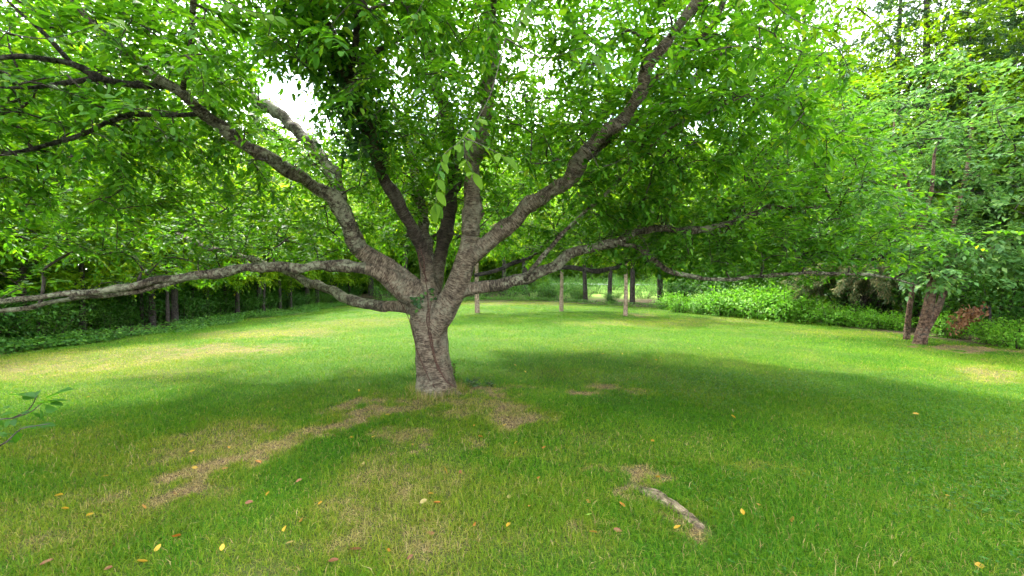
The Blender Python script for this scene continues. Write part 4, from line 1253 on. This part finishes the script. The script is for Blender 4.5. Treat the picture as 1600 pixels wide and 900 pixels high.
# behind the lawn
for i, x in enumerate(np.arange(-15, 5, 3.4)):
    place((T2, T1)[int(x * 10) % 2], x + u(-.8, .8), 45 + u(-1.5, 2.5), u(0, 6.2), u(1.4, 1.7), '%s tall leafy tree, counted left to right, closing the lawn\'s far end' % ORD[i], 'trees beyond the far end of the lawn')
for i, x in enumerate(np.arange(-18, 30, 4.4)):
    place((T1, T2)[int(x * 10) % 2], x + u(-1, 1), 50 + u(-1.5, 2.5) + (16 if x > 3 else 0), u(0, 6.2), u(1.3, 1.6), '%s far tree, left to right, half hidden beyond the end of the lawn' % ORD[i], 'trees beyond the far end of the lawn')
# right of the lawn
for i, y in enumerate(np.arange(15, 30, 3.3)):
    place((T1, T2)[int(y * 10) % 2], 15.5 + u(-.6, .8) - max(0, y - 20) * .25, y + u(-.7, .7), u(0, 6.2), u(.95, 1.15), '%s leafy tree from the near end of the row right of the lawn' % ORD[i], 'trees on the right of the lawn')
for i, (x, y, s, src, lab) in enumerate(((18.5, 13.0, 1.05, P1, 'tall bluish pine rising above the leafy trees at the upper right'), (14.6, 21.5, .8, P2, 'dark pine behind the bright weeds on the right of the lawn'),
                                         (21.5, 18.5, 1.1, P1, 'second tall pine behind the one at the upper right corner'), (16.6, 9.2, .95, P2, 'low branched pine at the right edge behind the leaning tree'), (13.2, 27.0, .8, P2, 'distant pine beside the gap where the pale drive shows'),
                                         (19.5, 25, 1.0, P1, 'far pine in the middle of the row on the right'), (15.2, 16.0, 1.0, P1, 'tall pine rising just behind the leaning reddish tree'), (13.4, 20.0, 1.1, P1, 'tall pine behind the weeds halfway along the right side'), (19.0, 15.6, 1.2, P1, 'broad tall pine filling the sky above the leaning tree'), (23.0, 15.0, 1.2, P1, 'tall pine cut by the right edge of the view'))):
    place(src, x, y, u(0, 6), s, lab, 'pines on the right')
for i, (x, y, s) in enumerate(((17.5, 10.6, .8), (23.5, 12.0, 1.2), (16.5, 19.0, 1.3), (14.0, 24.0, 1.25))):
    place(T2, x, y, u(0, 6.2), s, ['leafy tree close behind the leaning reddish tree', 'tall leafy tree behind the right edge of the view', 'tall leafy tree among the pines on the right', 'tall leafy tree beside the gap with the pale drive'][i], 'trees on the right of the lawn')
for i, y in enumerate(np.arange(8, 34, 5.5)):
    place(T2, 24 + u(-1, 1), y, u(0, 6.2), u(1.1, 1.3), '%s tall tree from the near end, back row on the right' % ORD[i], 'trees on the right of the lawn')

# three young trees out on the lawn, and the dark trunks behind them
for (px_, py_, sc, lab) in ((746, 489, 1.25, 'young tree with pale pinkish trunk just right of the big trunk'), (877, 487, 1.15, 'young tree with curved tan trunk between the two other young trees'), (977, 493, 1.05, 'young tree with straight orange tan trunk nearest the dark trunks')):
    p = onground(px_, py_)
    place(T4, p[0], p[1], u(0, 6), sc, lab, 'young trees on the lawn')
for i, (px_, Y, sc) in enumerate(((915, 34, .95), (952, 33, .95), (988, 31, 1.0), (1032, 36, 1.25))):
    p = at(px_, 470, Y)
    place(T2, p[0], p[1], u(0, 6), sc, ['dark trunk farthest from the camera of the four past the young trees', 'dark straight trunk second in the row past the young trees', 'dark trunk behind the straight orange tan young tree', 'thick dark trunk standing before the pale drive'][i], 'dark trunks beyond the lawn')

# the leaning tree on the right, with its forked reddish trunk
def right_tree():
    base = onground(1441, 537)
    Yr = base[1]
    e = empty('leaning_tree', base, 'leaning tree with forked reddish brown trunk at the right edge of the lawn', 'tree')
    def a2(px_, py_, dy=0.0): return at(px_, py_, Yr + dy) - base
    stems = [[(1436, 545, 27, 0), (1440, 522, 22, 0), (1449, 487, 20, 0), (1455, 457, 17, 0), (1453, 430, 14, -.1), (1445, 410, 12, -.2), (1434, 390, 10, -.3), (1438, 360, 12, -.3), (1444, 335, 9, -.3), (1455, 300, 7, -.4), (1460, 240, 5, -.4)],
             [(1446, 522, 10, .05), (1456, 500, 13, .15), (1468, 476, 13, .3), (1477, 452, 11, .35), (1500, 422, 12, .3), (1530, 400, 10, .1), (1570, 378, 8, -.2), (1620, 355, 6, -.5)],
             [(1478, 455, 11, .35), (1478, 410, 10, .6), (1490, 350, 8, .9), (1510, 270, 9, 1.2), (1520, 190, 6, 1.4)],
             [(1444, 345, 8, -.3), (1432, 328, 7, -.4), (1420, 290, 5, -.6), (1400, 240, 4, -.8)]]
    g = Geo(); pts, rads = [], []
    for s in stems:
        P = spline([[*a2(x_, y_, d), w * .36 * Yr / FPX] for x_, y_, w, d in s], .12)
        v, q, t, rest = tube(P[:, :3], P[:, 3], 12, .06, False, len(s)); g.add(v, quads=q, rest=rest)
        pts.append(P[:, :3]); rads.append(P[:, 3])
    obj('trunk', g.mesh('trunk', True), M['bark_red'], e)
    at_ = []
    while len(at_) < 420:
        p = rng.uniform(-1, 1, 3)
        if (p ** 2).sum() > 1: continue
        q_ = np.array([.9 + p[0] * 3.6, p[1] * 2.8 + .6, 4.6 + p[2] * 2.9])
        if q_[2] < 1.7: continue
        at_.append(q_)
    at_ += [np.array([rng.uniform(-1.4, 2.4), rng.uniform(-1.7, -.5), rng.uniform(1.55, 2.8)]) for _ in range(90)]
    ch = grow(np.vstack(pts), np.concatenate(rads), np.array(at_), .2, .004)
    tw_, (p, a, n_, L, W) = twig_leaves(ch, per=5, tw_len=(.2, .42), gap=.06, L=(.10, .16), ratio=.62, droop=.35)
    gt = Geo(); add_chain_tubes(gt, [c for c in ch if c[1][0] > .006], 6, 4)
    obj('twigs', gt.mesh('twigs', True), M['twig'], e, kind='stuff')
    gl = Geo(); v, t, k = leaf_geo(p, a, n_, L, W, 0)
    gl.add(v, tris=t, rnd=np.repeat(np.clip(rng.normal(.5, .22, len(p)), 0, 1), k))
    obj('crown', gl.mesh('crown'), M['leaf_right'], e, kind='stuff')
    # slender companion with lichen spots
    b2 = onground(1416, 531)
    e2 = empty('slender_tree', b2, 'slender lichen spotted trunk just left of the leaning reddish tree', 'tree')
    P = spline([[*(at(x_, y_, b2[1] + d) - b2), w * .36 * b2[1] / FPX] for x_, y_, w, d in ((1416, 536, 14, 0), (1418, 510, 11, 0), (1422, 475, 10, 0), (1427, 440, 9, .1), (1424, 390, 10, .3), (1405, 320, 8, .6), (1395, 240, 6, .9), (1400, 160, 3, 1.1))], .12)
    v, q, t, rest = tube(P[:, :3], P[:, 3], 10, .06, False, 9)
    obj('trunk', mesh_np('trunk', v, [q], {'rest': rest}, True), M['bark_red'], e2)
    at2 = np.stack([rng.uniform(-2.6, 1.4, 150), rng.uniform(-1, 2.6, 150), rng.uniform(2.6, 5.6, 150)], -1)
    ch = grow(P[:, :3], P[:, 3], at2, .2, .0035)
    tw_, (p, a, n_, L, W) = twig_leaves(ch, per=5, tw_len=(.2, .42), gap=.06, L=(.09, .14), ratio=.6)
    gl = Geo(); v, t, k = leaf_geo(p, a, n_, L, W, 0)
    gl.add(v, tris=t, rnd=np.repeat(np.clip(rng.normal(.5, .22, len(p)), 0, 1), k))
    obj('crown', gl.mesh('crown'), M['leaf_right'], e2, kind='stuff')
right_tree()

# shrubs and weeds along the edges
for i, y in enumerate(np.arange(6.5, 40, 1.5)):
    near_ = y < 13
    place(S1, -13.5 + u(-.3, .3) - (.3 if near_ else .9), y, u(0, 6), u(.8, 1.15) * (1.15 if near_ else .8), ('dense dark green shrub, %s from the left edge under the wood' if near_ else 'low dark shrub, %s in the row from the left edge under the wood') % ORD[i], 'shrubs under the wood on the left')
for i, y in enumerate(np.arange(7, 42, 2.4)):
    place(S1, -16.5 + u(-.8, .8), y, u(0, 6), u(1.2, 1.6), '%s dark shrub from the near end, deep in the left wood\'s shade' % ORD[i], 'shrubs under the wood on the left')
for i, (x, y, s) in enumerate(((-11, 37.5, 1.2), (-8.4, 38.2, 1.3), (-5.6, 38, 1.2), (-3, 38.6, 1.3), (-.4, 38.4, 1.3), (2, 37.6, 1.2), (4.2, 36.4, 1.1))):
    place(S3, x, y, u(0, 6), s, 'weedy green bush on the far bank, %s from the left' % ORD[i], 'bushes on the far bank', s * 1.9)
for i, (px_, py_, s) in enumerate(((1050, 489, .9), (1085, 491, .8), (1115, 494, 1.15), (1150, 496, 1.2), (1185, 500, 1.1), (1215, 503, 1.15), (1250, 506, .85), (1285, 510, .7), (1325, 513, .78), (1352, 517, .6), (1390, 520, .5), (1478, 530, .55), (1545, 541, .6), (1590, 548, .6), (1030, 484, .8))):
    p = onground(px_, py_)
    place(S2, p[0] + .6, p[1] + .5, u(0, 6), s * u(.9, 1.1), '%s bright green leafy weed clump, left to right, along the right edge' % ORD[(i + 1) % 15], 'weeds along the right edge')
for i, (x, y, s) in enumerate(sorted(((12.6, 19.5, 1.5), (13.6, 17, 1.6), (11.5, 23, 1.5), (14.5, 14.8, 1.3), (14.2, 12.6, 1.1), (13.5, 25.5, 1.4), (15.2, 11, 1.2), (16, 9, 1.2), (10.8, 27, 1.2)), key=lambda q: q[1])):
    place(S1, x, y, u(0, 6), s, 'taller green shrub behind the bright weeds, %s from the near end' % ORD[i], 'shrubs on the right')

for i, (x, y, s) in enumerate(sorted(((4.5, 43, 1.0), (7, 41, .9), (9.5, 40, 1.0), (12, 39, 1.0), (6, 47, 1.2), (9, 46, 1.1), (12.5, 45, 1.2), (15, 43, 1.2), (8, 52, 1.3), (12, 51, 1.3), (16, 49, 1.4), (5, 54, 1.3), (14, 57, 1.3), (10.5, 57, 1.2)), key=lambda q: q[1])):
    place(S3, x, y, u(0, 6), s, 'sunlit weedy bush on the bank below the pale drive, %s counted from nearest' % ORD[i], 'bushes on the sunlit bank', s * 1.5)
for i, (x, y, s) in enumerate(((3.2, 36.6, 1.0), (5.2, 34.6, .8), (7.4, 31.5, .55), (12.2, 31.5, .9), (5.8, 39.5, 1.0), (14.0, 35.5, 1.1))):
    place(S1, x, y, u(0, 6), s, ['green shrub at the far edge behind the curved tan young tree', 'shrub left of the dark trunks at the far edge', 'small shrub at the foot of the dark trunks', 'shrub right of the dark trunks by the weeds', 'shrub half hidden behind the dark trunks', 'shrub below the thick dark trunk by the drive'][i], 'shrubs at the far edge')
# low ivy along the left edge and under the shrubs
def edge_cover():
    n = 26000
    y = rng.uniform(5, 38, n); x = -12.1 - .35 * np.sin(y * .7) - .2 * np.sin(y * 1.9 + 1) - np.abs(rng.normal(0, .75, n)) + .25
    p = np.stack([x, y, gz(x, y) + rng.uniform(.03, .3, n) * np.clip((-11.6 - x) * .9, .15, 1)], -1)
    x2 = rng.uniform(-11, 11, 9000); y2 = (36 - np.clip(x2 - 2, 0, 30) * 1.6) + np.abs(rng.normal(0, .9, 9000)) - .2
    p2 = np.stack([x2, y2, gz(x2, y2) + rng.uniform(.03, .3, 9000)], -1)
    p = np.vstack([p, p2]); n = len(p)
    L = rng.uniform(.06, .11, n)
    v, t, k = leaf_geo(p, norm(rand_unit(n) * [1, 1, .3]), norm(np.array([0.3, 0, 1.0]) + .5 * rand_unit(n)), L, L * .8, 0)
    obj('ground_cover', mesh_np('ground_cover', v, [t], {'rnd': np.repeat(rng.random(n), k)}), M['leaf_shrub'], kind='stuff', label='low leafy ground cover along the edge of the lawn', category='ground cover')
edge_cover()

# arching evergreen with browned underside, right
def arching_evergreen():
    b = onground(1345, 512) + np.array([.9, 1.2, 0])
    e = empty('arching_evergreen', b, 'drooping evergreen arching over the weeds, tan needles above and bare twigs below', 'evergreen')
    g, gl, gd = Geo(), Geo(), Geo()
    for i in range(46):
        a = rng.uniform(0, 6.28); ln = rng.uniform(1.2, 2.3); h = rng.uniform(1.7, 2.15)
        d = np.array([math.cos(a) * 1.15, math.sin(a) * .8, 0])
        B = spline([[0, 0, .1], d * ln * .25 + [0, 0, h * .85], d * ln * .6 + [0, 0, h], d * ln + [0, 0, h * rng.uniform(.5, .8)]], .1)
        v, q, t, rest = tube(B, np.linspace(.022, .004, len(B)), 5, .05); g.add(v, quads=q, rest=rest)
        for j in range(8):
            s = B[rng.integers(len(B) // 3, len(B))]
            Q = spline([s, s + [rng.normal(0, .15), rng.normal(0, .15), -.2], s + [rng.normal(0, .25), rng.normal(0, .25), -rng.uniform(.25, .6)]], .08)
            v, q, t, rest = tube(Q, .004, 4); g.add(v, quads=q, rest=rest)
        m = 190
        j = rng.integers(int(len(B) * .35), len(B), m)
        p = B[j] + rng.normal(0, .06, (m, 3)) + [0, 0, .04]
        T = norm(np.gradient(B, axis=0))[j]
        k_ = 5
        p = np.repeat(p, k_, 0); ax = norm(np.repeat(T, k_, 0) + .8 * rand_unit(m * k_))
        L = rng.uniform(.10, .2, m * k_)
        gr_ = rng.random(m * k_) < .45
        for G_, mk in ((gl, gr_), (gd, ~gr_)):
            v, t, k = leaf_geo(p[mk], ax[mk], rand_unit(int(mk.sum())), L[mk], np.full(int(mk.sum()), .014), 0, .05)
            G_.add(v, tris=t, rnd=np.repeat(rng.random(int(mk.sum())), k))
    obj('branches', g.mesh('branches', True), M['bark_dark'], e)
    obj('needles', gl.mesh('needles'), M['needle'], e, kind='stuff')
    obj('dry_needles', gd.mesh('dry_needles'), M['needle_dry'], e, kind='stuff')
arching_evergreen()

def dead_branch():
    b = onground(1535, 541) + np.array([.6, .9, 0])
    e = empty('dead_branch', b, 'dead branch with rust orange withered leaves at the right edge', 'branch')
    g, gl = Geo(), Geo()
    for i in range(7):
        end = np.array([rng.uniform(-1.0, .9), rng.uniform(-.4, .4), rng.uniform(.3, .75)])
        B = spline([[.9, .3, .9], [.4, .1, .85], end * [.6, .6, 1.1], end], .08)
        v, q, t, rest = tube(B, np.linspace(.014, .004, len(B)), 5); g.add(v, quads=q, rest=rest)
        m = 42
        p = B[rng.integers(len(B) // 2, len(B), m)] + rng.normal(0, .09, (m, 3))
        L = rng.uniform(.08, .15, m)
        v, t, k = leaf_geo(p, norm(rand_unit(m) + [0, 0, -1.2]), rand_unit(m), L, L * .5, 1)
        gl.add(v, tris=t, rnd=np.repeat(rng.random(m), k))
    v, q, t, rest = tube(spline([[.95, .35, -.05], [.95, .33, .5], [.9, .3, .92]], .1), .03, 7); g.add(v, quads=q, rest=rest)
    obj('stem', g.mesh('stem', True), M['bark_dark'], e)
    obj('leaves', gl.mesh('leaves'), M['leaf_rust'], e, kind='stuff')
dead_branch()

# far-off wood that closes the view all round
def far_wood():
    ps, Ls = [], []
    for n, x0, x1, y0, y1, h, L in ((52000, -36, -24, -5, 62, 15, (.3, .6)), (56000, -36, 46, 74, 92, 24, (.6, 1.2)), (42000, 27, 38, -2, 75, 16, (.3, .6)), (16000, -24, 1, 48, 58, 9, (.3, .6)), (30000, -27, -21, -2, 60, 5, (.25, .5)), (22000, -24, 4, 47, 55, 5, (.25, .5)), (30000, 2, 40, 66, 74, 6, (.3, .6)), (26000, 19, 26, 0, 66, 5, (.25, .5))):
        x, y = rng.uniform(x0, x1, n), rng.uniform(y0, y1, n)
        lump = fbm(x, y, .25, 3)
        z = gz(x, y) + rng.random(n) * h * (.55 + .8 * lump)
        ps.append(np.stack([x, y, z], -1)); Ls.append(rng.uniform(*L, n))
    p, L = np.concatenate(ps), np.concatenate(Ls)
    n = len(p)
    v, t, k = leaf_geo(p, rand_unit(n), norm(rand_unit(n) + [0, -.3, .7]), L, L * .7, 0)
    obj('far_wood', mesh_np('far_wood', v, [t], {'rnd': np.repeat(np.clip(rng.normal(.4, .2, n), 0, 1), k)}), M['leaf_tree'], kind='stuff', label='far wood closing the view behind the lawn', category='wood')
far_wood()
